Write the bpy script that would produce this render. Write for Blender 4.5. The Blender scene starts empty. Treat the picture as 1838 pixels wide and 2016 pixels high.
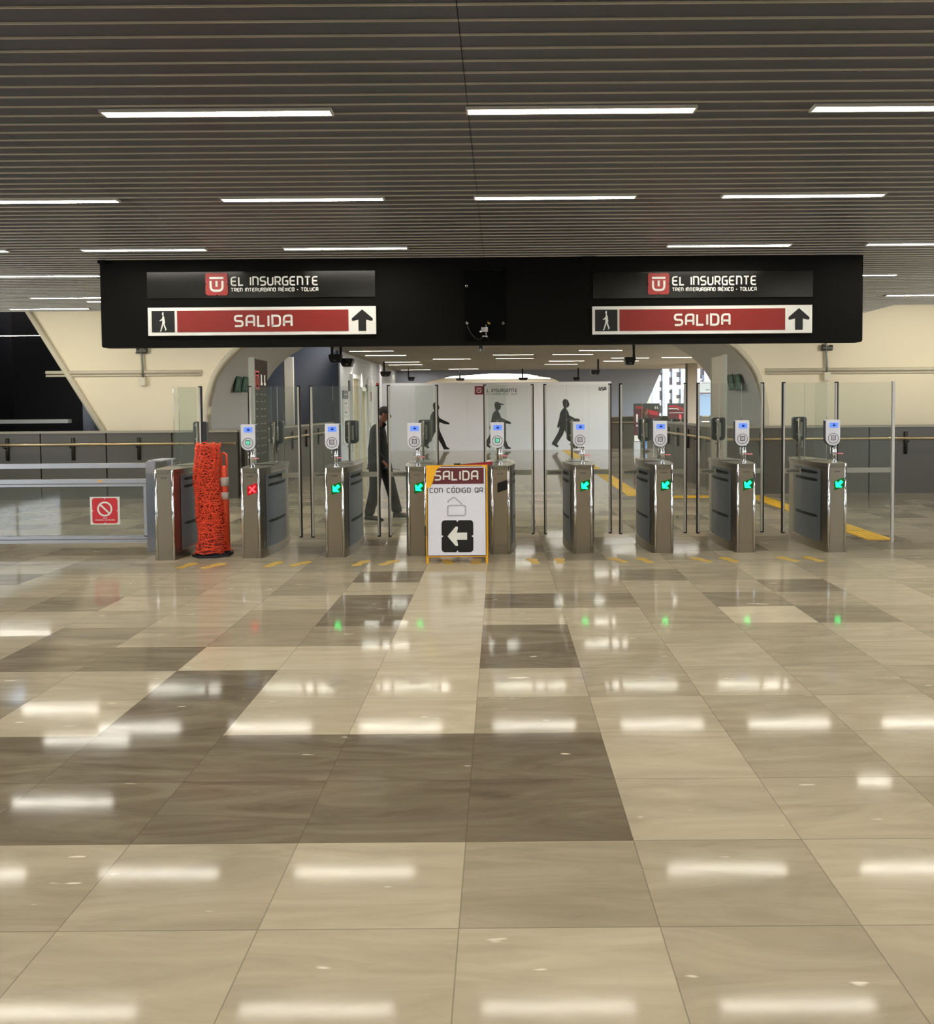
import bpy, bmesh, math, random
from mathutils import Vector, Matrix
random.seed(7)
PI = math.pi
SC = bpy.context.scene
COL = SC.collection
H = 1.66; F = 1500.0; PPX, PPY = 985.0, 855.0; PITCH = 0.035; ROLL = -0.0077
CAM_M = Matrix.Rotation(PI/2 - PITCH, 3, 'X') @ Matrix.Rotation(ROLL, 3, 'Z')
CEIL = 3.35

def ray(px, py):
    return CAM_M @ Vector(((px-PPX)/F, -(py-PPY)/F, -1.0))
def at(px, py, Y):
    d = ray(px, py); t = Y/d.y
    return (d.x*t, H + d.z*t)          # X, Z at depth Y
def plane_at(px, py, Z):
    d = ray(px, py); t = (Z-H)/d.z
    return (d.x*t, d.y*t)              # X, Y at height Z

# ------------------------------------------------------------ materials
MATS = {}
def srgb(c):
    return tuple(((v/255)/12.92 if v/255 <= .04045 else ((v/255+.055)/1.055)**2.4) for v in c)
def mat(name, rgb, rough=.5, metal=0, emit=None, es=0, spec=.5, noise=0, nscale=8, bump=0, bscale=60, stretch=None, alpha=None, trans=0, ior=1.45, aniso=0):
    if name in MATS: return MATS[name]
    m = bpy.data.materials.new(name); m.use_nodes = True
    nt = m.node_tree; b = nt.nodes['Principled BSDF']
    col = srgb(rgb)+(1,)
    b.inputs['Base Color'].default_value = col
    b.inputs['Roughness'].default_value = rough
    b.inputs['Metallic'].default_value = metal
    b.inputs['Specular IOR Level'].default_value = spec
    b.inputs['IOR'].default_value = ior
    if aniso: b.inputs['Anisotropic'].default_value = aniso
    if trans: b.inputs['Transmission Weight'].default_value = trans
    if emit:
        b.inputs['Emission Color'].default_value = srgb(emit)+(1,)
        b.inputs['Emission Strength'].default_value = es
    tc = nt.nodes.new('ShaderNodeTexCoord'); mp = nt.nodes.new('ShaderNodeMapping')
    nt.links.new(tc.outputs['Object'], mp.inputs['Vector'])
    if stretch: mp.inputs['Scale'].default_value = stretch
    n = nt.nodes.new('ShaderNodeTexNoise'); n.inputs['Scale'].default_value = nscale; n.inputs['Detail'].default_value = 5
    nt.links.new(mp.outputs[0], n.inputs['Vector'])
    if noise:
        mx = nt.nodes.new('ShaderNodeMix'); mx.data_type = 'RGBA'
        mx.inputs[6].default_value = tuple(v*(1-noise) for v in col[:3])+(1,)
        mx.inputs[7].default_value = tuple(min(1, v*(1+noise)) for v in col[:3])+(1,)
        nt.links.new(n.outputs['Fac'], mx.inputs[0]); nt.links.new(mx.outputs[2], b.inputs['Base Color'])
    # slight roughness variation keeps every surface procedural
    mr = nt.nodes.new('ShaderNodeMapRange')
    mr.inputs['To Min'].default_value = max(.0, rough*.85); mr.inputs['To Max'].default_value = min(1, rough*1.15)
    nt.links.new(n.outputs['Fac'], mr.inputs['Value']); nt.links.new(mr.outputs[0], b.inputs['Roughness'])
    if bump:
        n2 = nt.nodes.new('ShaderNodeTexNoise'); n2.inputs['Scale'].default_value = bscale; n2.inputs['Detail'].default_value = 3
        nt.links.new(mp.outputs[0], n2.inputs['Vector'])
        bp = nt.nodes.new('ShaderNodeBump'); bp.inputs['Strength'].default_value = bump; bp.inputs['Distance'].default_value = .01
        nt.links.new(n2.outputs['Fac'], bp.inputs['Height']); nt.links.new(bp.outputs[0], b.inputs['Normal'])
    MATS[name] = m
    return m

def glass_mat(name, tint, refl=1.0, dens=.12):
    """thin architectural glass: mostly see-through with a tint and a fresnel mirror"""
    m = bpy.data.materials.new(name); m.use_nodes = True
    nt = m.node_tree; nt.nodes.clear()
    out = nt.nodes.new('ShaderNodeOutputMaterial')
    tr = nt.nodes.new('ShaderNodeBsdfTransparent'); tr.inputs[0].default_value = tuple(tint)+(1,)
    gl = nt.nodes.new('ShaderNodeBsdfGlossy'); gl.inputs['Roughness'].default_value = .02; gl.inputs['Color'].default_value = (refl, refl, refl, 1)
    df = nt.nodes.new('ShaderNodeBsdfDiffuse'); df.inputs['Color'].default_value = (.33, .42, .38, 1)
    fr = nt.nodes.new('ShaderNodeFresnel'); fr.inputs['IOR'].default_value = 1.5
    m1 = nt.nodes.new('ShaderNodeMixShader'); m1.inputs[0].default_value = dens
    m2 = nt.nodes.new('ShaderNodeMixShader')
    nt.links.new(tr.outputs[0], m1.inputs[1]); nt.links.new(df.outputs[0], m1.inputs[2])
    nt.links.new(fr.outputs[0], m2.inputs[0]); nt.links.new(m1.outputs[0], m2.inputs[1]); nt.links.new(gl.outputs[0], m2.inputs[2])
    nt.links.new(m2.outputs[0], out.inputs[0])
    MATS[name] = m
    return m

STEEL = mat('brushed_steel', (172,164,150), .30, 1, noise=.08, nscale=14, stretch=(30,30,.6), bump=.02, bscale=90)
CHROME = mat('polished_steel', (225,225,225), .12, 1)
STEELD = mat('side_steel', (120,126,134), .38, .65, noise=.1, nscale=10, stretch=(1,1,14))
CAPM = mat('cap_steel', (150,146,134), .30, 1, noise=.08, nscale=20)
BLACK = mat('black_plastic', (14,14,14), .35)
SLOT = mat('slot_black', (6,6,6), .5)
GASKET = mat('rubber_gasket', (12,12,13), .6)
POSTW = mat('post_aluminium', (196,192,184), .4, .3)
GREYP = mat('grey_plastic', (64,66,62), .45)
FROST = mat('frosted_film', (150,150,138), .6)
INK = mat('grey_ink', (84,88,96), .6)
READ = mat('reader_casing', (222,222,230), .35, .1, noise=.04)
READD = mat('reader_back', (44,44,52), .4)
INKD = mat('dark_ink', (58,58,72), .5)
SCREEN = mat('lcd_screen', (90,130,230), .25, emit=(110,150,255), es=.55)
LCDINK = mat('lcd_ink', (20,30,120), .3)
BADGEG = mat('lit_badge_green', (120,220,190), .4, emit=(110,240,200), es=.55)
GRN = mat('led_arrow_green', (0,230,120), .4, emit=(10,255,120), es=5)
GRNB = mat('led_field_green', (0,60,20), .4, emit=(0,110,30), es=.35)
REDL = mat('led_cross_red', (255,60,60), .4, emit=(255,50,60), es=3.6)
REDB = mat('led_field_red', (120,0,10), .4, emit=(210,0,20), es=.5)
PINK = mat('tag_disc', (232,120,128), .5)
GLASS = glass_mat('gate_glass', (.968,.985,.975), .9, .035)
CLEAR = glass_mat('clear_glass', (.94,.96,.96), .9, .05)
GEDGE = mat('glass_edge', (170,205,200), .2, spec=.8)
BEAM = mat('beam_black', (11,10,7), .7, spec=.12, noise=.1, nscale=3)
BEAMP = mat('beam_panel_gloss', (15,14,11), .25, noise=.1, nscale=3)
WHITE = mat('sign_white', (226,224,216), .45, emit=(226,224,216), es=.0)
RED = mat('sign_red', (132,32,24), .45)
BADGE = mat('badge_red', (160,50,46), .45)
SIGNBLK = mat('sign_black', (12,11,9), .55)
MAROON = mat('maroon', (96,34,38), .5)
LAMP = mat('lamp_diffuser', (255,250,240), .5, emit=(255,250,238), es=64)
LAMPF = mat('lamp_frame', (190,185,175), .5)
CREAM = mat('cream_plaster', (230,218,188), .75, noise=.05, nscale=1.2, bump=.15, bscale=8)
CONC = mat('grey_plaster', (180,178,171), .8, noise=.06, nscale=1.5, bump=.1, bscale=8)
RIM = mat('rim_plaster', (205,196,172), .75, noise=.04, nscale=3)
SLATE = mat('slate_paint', (78,84,94), .7, noise=.05, nscale=.8)
PALEG = mat('pale_grey_wall', (190,194,196), .75, noise=.04, nscale=1)
HOARD = mat('hoarding_white', (226,227,234), .55, noise=.02, nscale=1)
SILH = mat('silhouette_black', (17,17,18), .7)
PARA = mat('parapet_olive', (76,71,57), .42, noise=.03, nscale=2)
COPE = mat('parapet_coping', (150,142,122), .4)
RAILM = mat('handrail_metal', (200,180,140), .3, .8)
ORANGE = mat('orange_net', (248,88,52), .55)
ORCORE = mat('orange_net_inner', (128,26,12), .7, noise=.25, nscale=40)
ORPOST = mat('orange_plastic', (236,84,52), .45)
RUBBER = mat('black_rubber', (34,36,40), .7)
YEL = mat('yellow_paint', (236,170,20), .45)
YSTICK = mat('yellow_sticker', (190,156,72), .5, noise=.15, nscale=30)
TACT = mat('tactile_yellow', (214,172,50), .55, noise=.1, nscale=5, bump=.4, bscale=12)
FENCE = mat('grey_fence_paint', (168,170,176), .35, .4)
SKIN = mat('skin', (120,78,56), .6)
HAIRD = mat('dark_hair', (34,27,24), .8)
HAIRB = mat('brown_hair', (96,62,44), .7)
JACK = mat('dark_jacket', (13,14,14), .85)
TROU = mat('dark_trousers', (19,21,21), .9)
SHOE = mat('shoe_leather', (44,42,38), .6)
SOLE = mat('pale_sole', (190,188,184), .6)
JEAN = mat('blue_denim', (96,130,170), .9)
OLIVE = mat('olive_top', (74,70,50), .9)
BEIGEP = mat('beige_pillar', (142,134,118), .7, noise=.05)
DOORW = mat('door_white', (212,214,212), .5)
DOORB = mat('door_beige', (176,168,136), .5)
GREENS = mat('exit_green', (22,66,46), .5)

# ------------------------------------------------------------ mesh builder
class MB:
    def __init__(s): s.v = []; s.f = []; s.m = []; s.sm = []
    def add(s, vs, fs, mi=0, smooth=False):
        o = len(s.v); s.v += [tuple(v) for v in vs]
        for f in fs: s.f.append(tuple(i+o for i in f)); s.m.append(mi); s.sm.append(smooth)
        return s
    def box(s, x0, x1, y0, y1, z0, z1, mi=0):
        x0,x1 = min(x0,x1),max(x0,x1); y0,y1=min(y0,y1),max(y0,y1); z0,z1=min(z0,z1),max(z0,z1)
        return s.add([(x0,y0,z0),(x1,y0,z0),(x1,y1,z0),(x0,y1,z0),(x0,y0,z1),(x1,y0,z1),(x1,y1,z1),(x0,y1,z1)],
              [(3,2,1,0),(4,5,6,7),(0,1,5,4),(1,2,6,5),(2,3,7,6),(3,0,4,7)], mi)
    def prism(s, pts, a, b, axis='y', mi=0, smooth=False):
        """polygon pts extruded a..b; axis y: pts=(x,z); axis z: pts=(x,y); axis x: pts=(y,z)"""
        def P(p, t):
            return (p[0], t, p[1]) if axis == 'y' else ((p[0], p[1], t) if axis == 'z' else (t, p[0], p[1]))
        n = len(pts); vs = [P(p, a) for p in pts]+[P(p, b) for p in pts]
        area = sum(pts[i][0]*pts[(i+1)%n][1]-pts[(i+1)%n][0]*pts[i][1] for i in range(n))
        fwd = list(range(n)); back = [i+n for i in range(n)]
        flip = (area > 0) == (axis in ('z','x'))
        caps = [tuple(reversed(fwd)), tuple(back)] if flip else [tuple(fwd), tuple(reversed(back))]
        s.add(vs, caps, mi, False)
        o = len(s.v)-2*n
        for i in range(n):
            j = (i+1) % n
            q = (i, j, j+n, i+n) if flip else (j, i, i+n, j+n)
            s.f.append(tuple(k+o for k in q)); s.m.append(mi); s.sm.append(smooth)
        return s
    def flat(s, pts, y, mi=0):
        """flat polygon facing -Y, pts=(x,z)"""
        n = len(pts); area = sum(pts[i][0]*pts[(i+1)%n][1]-pts[(i+1)%n][0]*pts[i][1] for i in range(n))
        idx = list(range(n)) if area > 0 else list(reversed(range(n)))
        return s.add([(p[0], y, p[1]) for p in pts], [tuple(idx)], mi)
    def tube(s, path, r, n=8, mi=0, closed=False, smooth=True):
        path = [Vector(p) for p in path]; k = len(path)
        rs = r if isinstance(r, (list, tuple)) else [r]*k
        up = Vector((0,0,1)); vs = []
        prev = None
        for i, p in enumerate(path):
            a = path[i-1] if (i > 0 or closed) else p
            b = path[(i+1) % k] if (i < k-1 or closed) else p
            t = (b-a)
            if t.length < 1e-9: t = Vector((0,0,1))
            t.normalize()
            if prev is None:
                ref = up if abs(t.z) < .9 else Vector((1,0,0))
                u = t.cross(ref).normalized()
            else:
                u = (prev - t*prev.dot(t))
                if u.length < 1e-6: u = t.cross(up)
                u.normalize()
            prev = u; w = t.cross(u)
            for j in range(n):
                an = 2*PI*j/n
                vs.append(p + (u*math.cos(an)+w*math.sin(an))*rs[i])
        fs = []
        for i in range(k if closed else k-1):
            i2 = (i+1) % k
            for j in range(n):
                j2 = (j+1) % n
                fs.append((i*n+j, i*n+j2, i2*n+j2, i2*n+j))
        if not closed:
            fs.append(tuple(reversed(range(n)))); fs.append(tuple((k-1)*n+j for j in range(n)))
        return s.add(vs, fs, mi, smooth)
    def cyl(s, c, r, z0, z1, n=20, mi=0, r2=None):
        return s.tube([(c[0],c[1],z0),(c[0],c[1],z1)], [r, r if r2 is None else r2], n, mi)
    def ribbon(s, pts, w, y, closed=False, mi=0):
        """flat stroke of width w in the XZ plane facing -Y"""
        n = len(pts); L = []; R = []
        for i in range(n):
            a = pts[i-1] if (i > 0 or closed) else None
            b = pts[(i+1) % n] if (i < n-1 or closed) else None
            p = pts[i]
            def d(q, r_):
                x, z = r_[0]-q[0], r_[1]-q[1]; l = math.hypot(x, z) or 1; return (x/l, z/l)
            d1 = d(a, p) if a else d(p, b); d2 = d(p, b) if b else d1
            nx, nz = -(d1[1]+d2[1]), d1[0]+d2[0]; l = math.hypot(nx, nz) or 1; nx /= l; nz /= l
            c = max(.35, nx*(-d1[1])+nz*d1[0]); h = w/2/c
            L.append((p[0]+nx*h, y, p[1]+nz*h)); R.append((p[0]-nx*h, y, p[1]-nz*h))
        fs = [(i, n+i, n+(i+1) % n, (i+1) % n) for i in range(n if closed else n-1)]
        return s.add(L+R, fs, mi)

def rnd_poly(pts, r, seg=5, closed=True):
    out = []; n = len(pts)
    for i, p in enumerate(pts):
        if not closed and i in (0, n-1): out.append(tuple(p[:2])); continue
        rr = p[2] if len(p) > 2 else r
        a = pts[i-1]; b = pts[(i+1) % n]
        va = (a[0]-p[0], a[1]-p[1]); vb = (b[0]-p[0], b[1]-p[1])
        la = math.hypot(*va) or 1e-9; lb = math.hypot(*vb) or 1e-9
        q = min(rr, la*.48, lb*.48)
        if q < 1e-6: out.append(tuple(p[:2])); continue
        A = (p[0]+va[0]/la*q, p[1]+va[1]/la*q); B = (p[0]+vb[0]/lb*q, p[1]+vb[1]/lb*q)
        for k in range(seg+1):
            t = k/seg
            out.append(((1-t)**2*A[0]+2*t*(1-t)*p[0]+t*t*B[0], (1-t)**2*A[1]+2*t*(1-t)*p[1]+t*t*B[1]))
    return out
def circ(cx, cz, r, n=24, a0=0, a1=2*PI):
    full = abs(a1-a0-2*PI) < 1e-6
    return [(cx+r*math.cos(a0+(a1-a0)*k/(n if full else n-1)), cz+r*math.sin(a0+(a1-a0)*k/(n if full else n-1))) for k in range(n)]

ORG = {}; CACHE = {}
def root(name, loc, label, cat, group=None, kind=None):
    o = bpy.data.objects.new(name, None); COL.objects.link(o); o.location = loc
    o.empty_display_size = .1
    o['label'] = label; o['category'] = cat
    if group: o['group'] = group
    if kind: o['kind'] = kind
    ORG[o.name] = Vector(loc); return o
def mk(name, mb, mats, org):
    me = bpy.data.meshes.new(name)
    me.from_pydata([(v[0]-org[0], v[1]-org[1], v[2]-org[2]) for v in mb.v], [], mb.f)
    if not isinstance(mats, (list, tuple)): mats = [mats]
    for m in mats: me.materials.append(m)
    for i, p in enumerate(me.polygons): p.material_index = mb.m[i]; p.use_smooth = mb.sm[i]
    me.update(); return me
def part(name, mb, mats, parent, label=None, key=None, kind=None):
    """mesh part; mb in world coords (or a function giving gate-local coords when key is set)"""
    org = ORG[parent.name]
    if key:
        if key not in CACHE: CACHE[key] = mk(name, mb() if callable(mb) else mb, mats, (0,0,0))
        me = CACHE[key]
    else: me = mk(name, mb, mats, org)
    o = bpy.data.objects.new(name, me); COL.objects.link(o); o.parent = parent
    ORG[o.name] = org
    if label: o['label'] = label
    if kind: o['kind'] = kind
    return o
def solo(name, mb, mats, label=None, cat=None, group=None, kind=None):
    xs = [v[0] for v in mb.v]; ys = [v[1] for v in mb.v]; zs = [v[2] for v in mb.v]
    org = ((min(xs)+max(xs))/2, (min(ys)+max(ys))/2, min(zs))
    o = bpy.data.objects.new(name, mk(name, mb, mats, org)); COL.objects.link(o); o.location = org
    if label: o['label'] = label
    if cat: o['category'] = cat
    if group: o['group'] = group
    if kind: o['kind'] = kind
    ORG[o.name] = Vector(org); return o
def struct(name, mb, mats, label, cat='wall'):
    return solo(name, mb, mats, label, cat, None, 'structure')

# ------------------------------------------------------------ monoline lettering
def G(*strokes): return strokes
W = .66
GL = {
 'A': (W, [[(0,0),(0,1,.35),(W,1,.12),(W,0)], [(0,.4),(W,.4)]]),
 'B': (W, [[(0,.5),(W*.95,.5,.18),(W*.95,1,.2),(0,1,0),(0,0,0),(W,0,.2),(W,.5,.18),(W*.5,.5)]]),
 'C': (W, [[(W,1),(0,1,.28),(0,0,.28),(W,0)]]),
 'D': (W, [[(0,0),(0,1,0),(W,1,.3),(W,0,.3),(-.06,0)]]),
 'E': (W, [[(W,1),(0,1,.3),(0,0,.3),(W,0)], [(0,.5),(W*.9,.5)]]),
 'F': (W, [[(W,1),(0,1,.2),(0,0)], [(0,.5),(W*.85,.5)]]),
 'G': (W, [[(W,1),(0,1,.28),(0,0,.28),(W,0,.1),(W,.5,0),(W*.5,.5)]]),
 'I': (.0, [[(0,0),(0,1)]]),
 'L': (W*.85, [[(0,1),(0,0,0),(W*.85,0)]]),
 'M': (W*1.25, [[(0,0),(0,1,0),(W*1.25,1,.25),(W*1.25,0)], [(W*.625,1),(W*.625,0)]]),
 'N': (W, [[(0,0),(0,1,0),(W,1,.3),(W,0)]]),
 'O': (W, [[(W/2,1),(0,1,.26),(0,0,.26),(W,0,.26),(W,1,.26),(W/2-.01,1)]]),
 'P': (W, [[(0,0),(0,1,0),(W,1,.25),(W,.45,.25),(0,.45)]]),
 'Q': (W, [[(W/2,1),(0,1,.26),(0,0,.26),(W,0,.1),(W,1,.26),(W/2-.01,1)], [(W*.55,.3),(W*1.02,-.04)]]),
 'R': (W, [[(0,0),(0,1,0),(W,1,.25),(W,.42,.25),(0,.42)], [(W*.5,.42),(W,0)]]),
 'S': (W, [[(W,1),(0,1,.26),(0,.5,.26),(W,.5,.26),(W,0,.26),(0,0)]]),
 'T': (W*1.05, [[(0,1),(W*1.05,1)], [(W*.52,1),(W*.52,0)]]),
 'U': (W, [[(0,1),(0,0,.3),(W,0,.3),(W,1)]]),
 'X': (W, [[(0,0),(W,1)], [(0,1),(W,0)]]),
 'Z': (W, [[(0,1),(W,1,0),(0,0,0),(W,0)]]),
 '-': (W*.5, [[(0,.42),(W*.5,.42)]]),
 ' ': (.35, []),
}
def text(mb, s, x0, x1, z0, h, y, sw=.15, mi=0):
    """fit string between x0..x1, letter height h (stroke width sw*h)"""
    gap = .34; base = {'É':'E','Ó':'O'}
    ws = [GL[base.get(c, c)][0] for c in s]
    tot = sum(ws)+gap*(len(s)-1)+sw
    kx = (x1-x0)/tot; x = x0+sw/2*kx
    inner = 1-sw
    for c, w in zip(s, ws):
        for st in GL[base.get(c, c)][1]:
            pts = rnd_poly(st, 0, 4, closed=False)
            mb.ribbon([(x+p[0]*kx, z0+h*(sw/2+p[1]*inner)) for p in pts], sw*h, y, mi=mi)
        if c in base:
            mb.ribbon([(x+w*.4*kx, z0+h*1.12), (x+w*.75*kx, z0+h*1.34)], sw*h*.9, y, mi=mi)
        x += (w+gap)*kx
    return mb
def badge_shape(cx, cz, s, notch=.09):
    h = s/2; n = notch*s; q = n*.7
    P = []
    base = [(-h,-h,.12*s),(-q,-h,0),(0,-h+n,0),(q,-h,0),(h,-h,.12*s),(h,-q,0),(h-n,0,0),(h,q,0),(h,h,.12*s),(q,h,0),(0,h-n,0),(-q,h,0),(-h,h,.12*s),(-h,q,0),(-h+n,0,0),(-h,-q,0)]
    return rnd_poly([(cx+a, cz+b, r) for a, b, r in base], 0, 5)
def u_logo(mb, cx, cz, s, y, mi=0):
    t = s*.1
    mb.ribbon([(cx-s*.32, cz+s*.28),(cx+s*.32, cz+s*.28)], t, y, mi=mi)
    mb.ribbon(rnd_poly([(cx-s*.27,cz+s*.15),(cx-s*.27,cz-s*.3,s*.2),(cx+s*.27,cz-s*.3,s*.2),(cx+s*.27,cz+s*.15)], 0, 6, False), t, y, mi=mi)
    mb.ribbon([(cx, cz+s*.15),(cx, cz-s*.12)], t, y, mi=mi)
WALKER = [(1113,783),(1118,785.5),(1120,790),(1121.5,795),(1119,800),(1114.5,802),(1119,810),(1121,817),(1130,822),(1143,828),(1142,831.5),(1130,830),(1121,826),(1120,836),(1122,846),(1127,857),(1132,868),(1136,879),(1143,884),(1141,885.5),(1130,885.5),(1126,877),(1118,863),(1111.5,848),(1107,858),(1101,867),(1095,876),(1099,881),(1096,883),(1084,876),(1086,872),(1092,862),(1099,850),(1101,840),(1098,843),(1095.5,841),(1097,834),(1100,824),(1102,812),(1106,805),(1110,801.5),(1108,796),(1107,789),(1109,784.5)]
def walker(cx, z0, h, flip=1, sx=1.0, cap=False):
    pts = [((p[0]-1113)/102.5*h*flip*sx+cx, z0+(885.5-p[1])/102.5*h) for p in WALKER]
    if cap:
        i = 2
        pts = pts[:2]+[(pts[2][0]+.075*h*flip, pts[2][1]+.012*h), (pts[2][0]+.075*h*flip, pts[2][1]-.002*h)]+pts[2:]
    return pts
def arrow(cx, cz, s, ang):
    base = [(0,.5,.03),(.5,.07,.06),(.47,-.05,.06),(.18,.02,0),(.18,-.5,0),(-.18,-.5,0),(-.18,.02,0),(-.47,-.05,.06),(-.5,.07,.06)]
    base = [(a,b,r) for a,b,r in base]
    ps = rnd_poly(base, 0, 3); ca, sa = math.cos(ang), math.sin(ang)
    return [(cx+s*(p[0]*ca-p[1]*sa), cz+s*(p[0]*sa+p[1]*ca)) for p in ps]

# ============================================================ FLOOR
TW, TD, TX0, TY0 = .642, .485, -.145, 3.83
def floor_material():
    m = bpy.data.materials.new('marble_tiles'); m.use_nodes = True; nt = m.node_tree; N = nt.nodes; L = nt.links
    b = N['Principled BSDF']
    at_ = N.new('ShaderNodeAttribute'); at_.attribute_name = 'tile'
    tc = N.new('ShaderNodeTexCoord')
    mp = N.new('ShaderNodeMapping'); mp.inputs['Scale'].default_value = (.45,2.2,1); mp.inputs['Rotation'].default_value = (0,0,.22)
    add = N.new('ShaderNodeVectorMath'); add.operation = 'ADD'
    sc = N.new('ShaderNodeVectorMath'); sc.operation = 'SCALE'; sc.inputs['Scale'].default_value = 11
    L.new(at_.outputs['Color'], sc.inputs[0]); L.new(tc.outputs['Object'], add.inputs[0]); L.new(sc.outputs[0], add.inputs[1])
    L.new(add.outputs[0], mp.inputs[0])
    n1 = N.new('ShaderNodeTexNoise'); n1.inputs['Scale'].default_value = 2.4; n1.inputs['Detail'].default_value = 9; n1.inputs['Roughness'].default_value = .62; n1.inputs['Distortion'].default_value = 1.6
    L.new(mp.outputs[0], n1.inputs['Vector'])
    cr = N.new('ShaderNodeValToRGB')
    cr.color_ramp.elements[0].position = 0; cr.color_ramp.elements[0].color = srgb((84,74,60))+(1,)
    cr.color_ramp.elements[1].position = 1; cr.color_ramp.elements[1].color = srgb((196,184,158))+(1,)
    e = cr.color_ramp.elements.new(.45); e.color = srgb((144,133,112))+(1,)
    sep = N.new('ShaderNodeSeparateColor'); L.new(at_.outputs['Color'], sep.inputs[0])
    ma = N.new('ShaderNodeMath'); ma.operation = 'MULTIPLY_ADD'; ma.inputs[1].default_value = .55; ma.inputs[2].default_value = -.275
    L.new(n1.outputs['Fac'], ma.inputs[0])
    ad = N.new('ShaderNodeMath'); ad.operation = 'ADD'; L.new(ma.outputs[0], ad.inputs[0]); L.new(sep.outputs[0], ad.inputs[1])
    L.new(ad.outputs[0], cr.inputs[0])
    # pale flecks
    n3 = N.new('ShaderNodeTexNoise'); n3.inputs['Scale'].default_value = 9; n3.inputs['Detail'].default_value = 2; L.new(mp.outputs[0], n3.inputs['Vector'])
    mr = N.new('ShaderNodeMapRange'); mr.inputs['From Min'].default_value = .735; mr.inputs['From Max'].default_value = .76; L.new(n3.outputs['Fac'], mr.inputs['Value'])
    mx = N.new('ShaderNodeMix'); mx.data_type = 'RGBA'; mx.inputs[7].default_value = srgb((206,196,176))+(1,)
    L.new(mr.outputs[0], mx.inputs[0]); L.new(cr.outputs[0], mx.inputs[6])
    # joints
    sx = N.new('ShaderNodeSeparateXYZ'); gp = N.new('ShaderNodeNewGeometry'); L.new(gp.outputs['Position'], sx.inputs[0])
    def joint(axis, off, size, wdt):
        a = N.new('ShaderNodeMath'); a.operation = 'SUBTRACT'; a.inputs[1].default_value = off; L.new(sx.outputs[axis], a.inputs[0])
        c = N.new('ShaderNodeMath'); c.operation = 'PINGPONG'; c.inputs[1].default_value = size/2
        # pingpong gives distance to nearest line
        L.new(a.outputs[0], c.inputs[0])
        d = N.new('ShaderNodeMath'); d.operation = 'LESS_THAN'; d.inputs[1].default_value = wdt; L.new(c.outputs[0], d.inputs[0]); return d
    j1 = joint(0, TX0, TW, .0022); j2 = joint(1, TY0, TD, .0022)
    jm = N.new('ShaderNodeMath'); jm.operation = 'MAXIMUM'; L.new(j1.outputs[0], jm.inputs[0]); L.new(j2.outputs[0], jm.inputs[1])
    jj = N.new('ShaderNodeMath'); jj.operation = 'MULTIPLY'; jj.inputs[1].default_value = .45; L.new(jm.outputs[0], jj.inputs[0])
    mx2 = N.new('ShaderNodeMix'); mx2.data_type = 'RGBA'; mx2.inputs[7].default_value = srgb((70,62,50))+(1,)
    L.new(jj.outputs[0], mx2.inputs[0]); L.new(mx.outputs[2], mx2.inputs[6]); L.new(mx2.outputs[2], b.inputs['Base Color'])
    n4 = N.new('ShaderNodeTexNoise'); n4.inputs['Scale'].default_value = 3; L.new(tc.outputs['Object'], n4.inputs['Vector'])
    r2 = N.new('ShaderNodeMapRange'); r2.inputs['To Min'].default_value = .06; r2.inputs['To Max'].default_value = .085; L.new(n4.outputs['Fac'], r2.inputs['Value']); L.new(r2.outputs[0], b.inputs['Roughness'])
    b.inputs['Specular IOR Level'].default_value = .10
    n5 = N.new('ShaderNodeTexNoise'); n5.inputs['Scale'].default_value = 1.6; n5.inputs['Detail'].default_value = 2; L.new(tc.outputs['Object'], n5.inputs['Vector'])
    bp = N.new('ShaderNodeBump'); bp.inputs['Strength'].default_value = .05; bp.inputs['Distance'].default_value = .012; L.new(n5.outputs['Fac'], bp.inputs['Height']); L.new(bp.outputs[0], b.inputs['Normal'])
    return m
# tile shades read off the paving: (column, row) -> 0 dark .. 1 light; column 0 starts just left of the vanishing line
TILE = {}
for r in range(-2, 0): TILE[(-1,r)] = .12; TILE[(-2,r)] = .12; TILE[(-3,r)] = .15; TILE[(-4,r)] = .2
for r in range(-1, 2): TILE[(-3,r)] = .13
TILE[(-3,2)] = .72; TILE[(-4,2)] = .16; TILE[(-5,2)] = .2; TILE[(-4,1)] = .55; TILE[(-4,0)] = .62; TILE[(-5,1)] = .5; TILE[(-4,-1)] = .14
for r in (4,5): TILE[(-2,r)] = .16
TILE[(-2,3)] = .36
for r in (0,1): TILE[(-2,r)] = .62
TILE[(-2,2)] = .7; TILE[(-2,6)] = .6; TILE[(-2,7)] = .2; TILE[(-2,8)] = .55
for r in range(0, 9): TILE[(-1,r)] = .72
TILE[(0,6)] = .55
TILE[(0,5)] = .14; TILE[(0,4)] = .62; TILE[(0,3)] = .2; TILE[(0,2)] = .14; TILE[(0,1)] = .58; TILE[(0,0)] = .42
for r in range(-2, 0): TILE[(0,r)] = .12
for c in range(1, 8):
    for r in range(-6, 9): TILE[(c,r)] = .55 + .07*math.sin(c*2.7+r*1.3)
TILE[(1,5)] = .35; TILE[(2,5)] = .5; TILE[(3,4)] = .78; TILE[(3,5)] = .3; TILE[(4,4)] = .3; TILE[(2,7)] = .3; TILE[(4,6)] = .25
mb = MB(); cols = []
X0i, X1i, Y0i, Y1i = -26, 26, -19, 90
nx = X1i-X0i
for j in range(Y0i, Y1i+1):
    for i in range(X0i, X1i+1): mb.v.append((TX0+i*TW, TY0+j*TD, 0))
for j in range(Y0i, Y1i):
    for i in range(X0i, X1i):
        a = (j-Y0i)*(nx+1)+(i-X0i)
        mb.f.append((a, a+1, a+nx+2, a+nx+1)); mb.m.append(0); mb.sm.append(False)
        rr = random.random()
        s = TILE.get((i, j), random.choice((.3,.42,.46,.5,.55,.58,.62)) )
        cols.append((s, random.random(), random.random(), 1))
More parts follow.
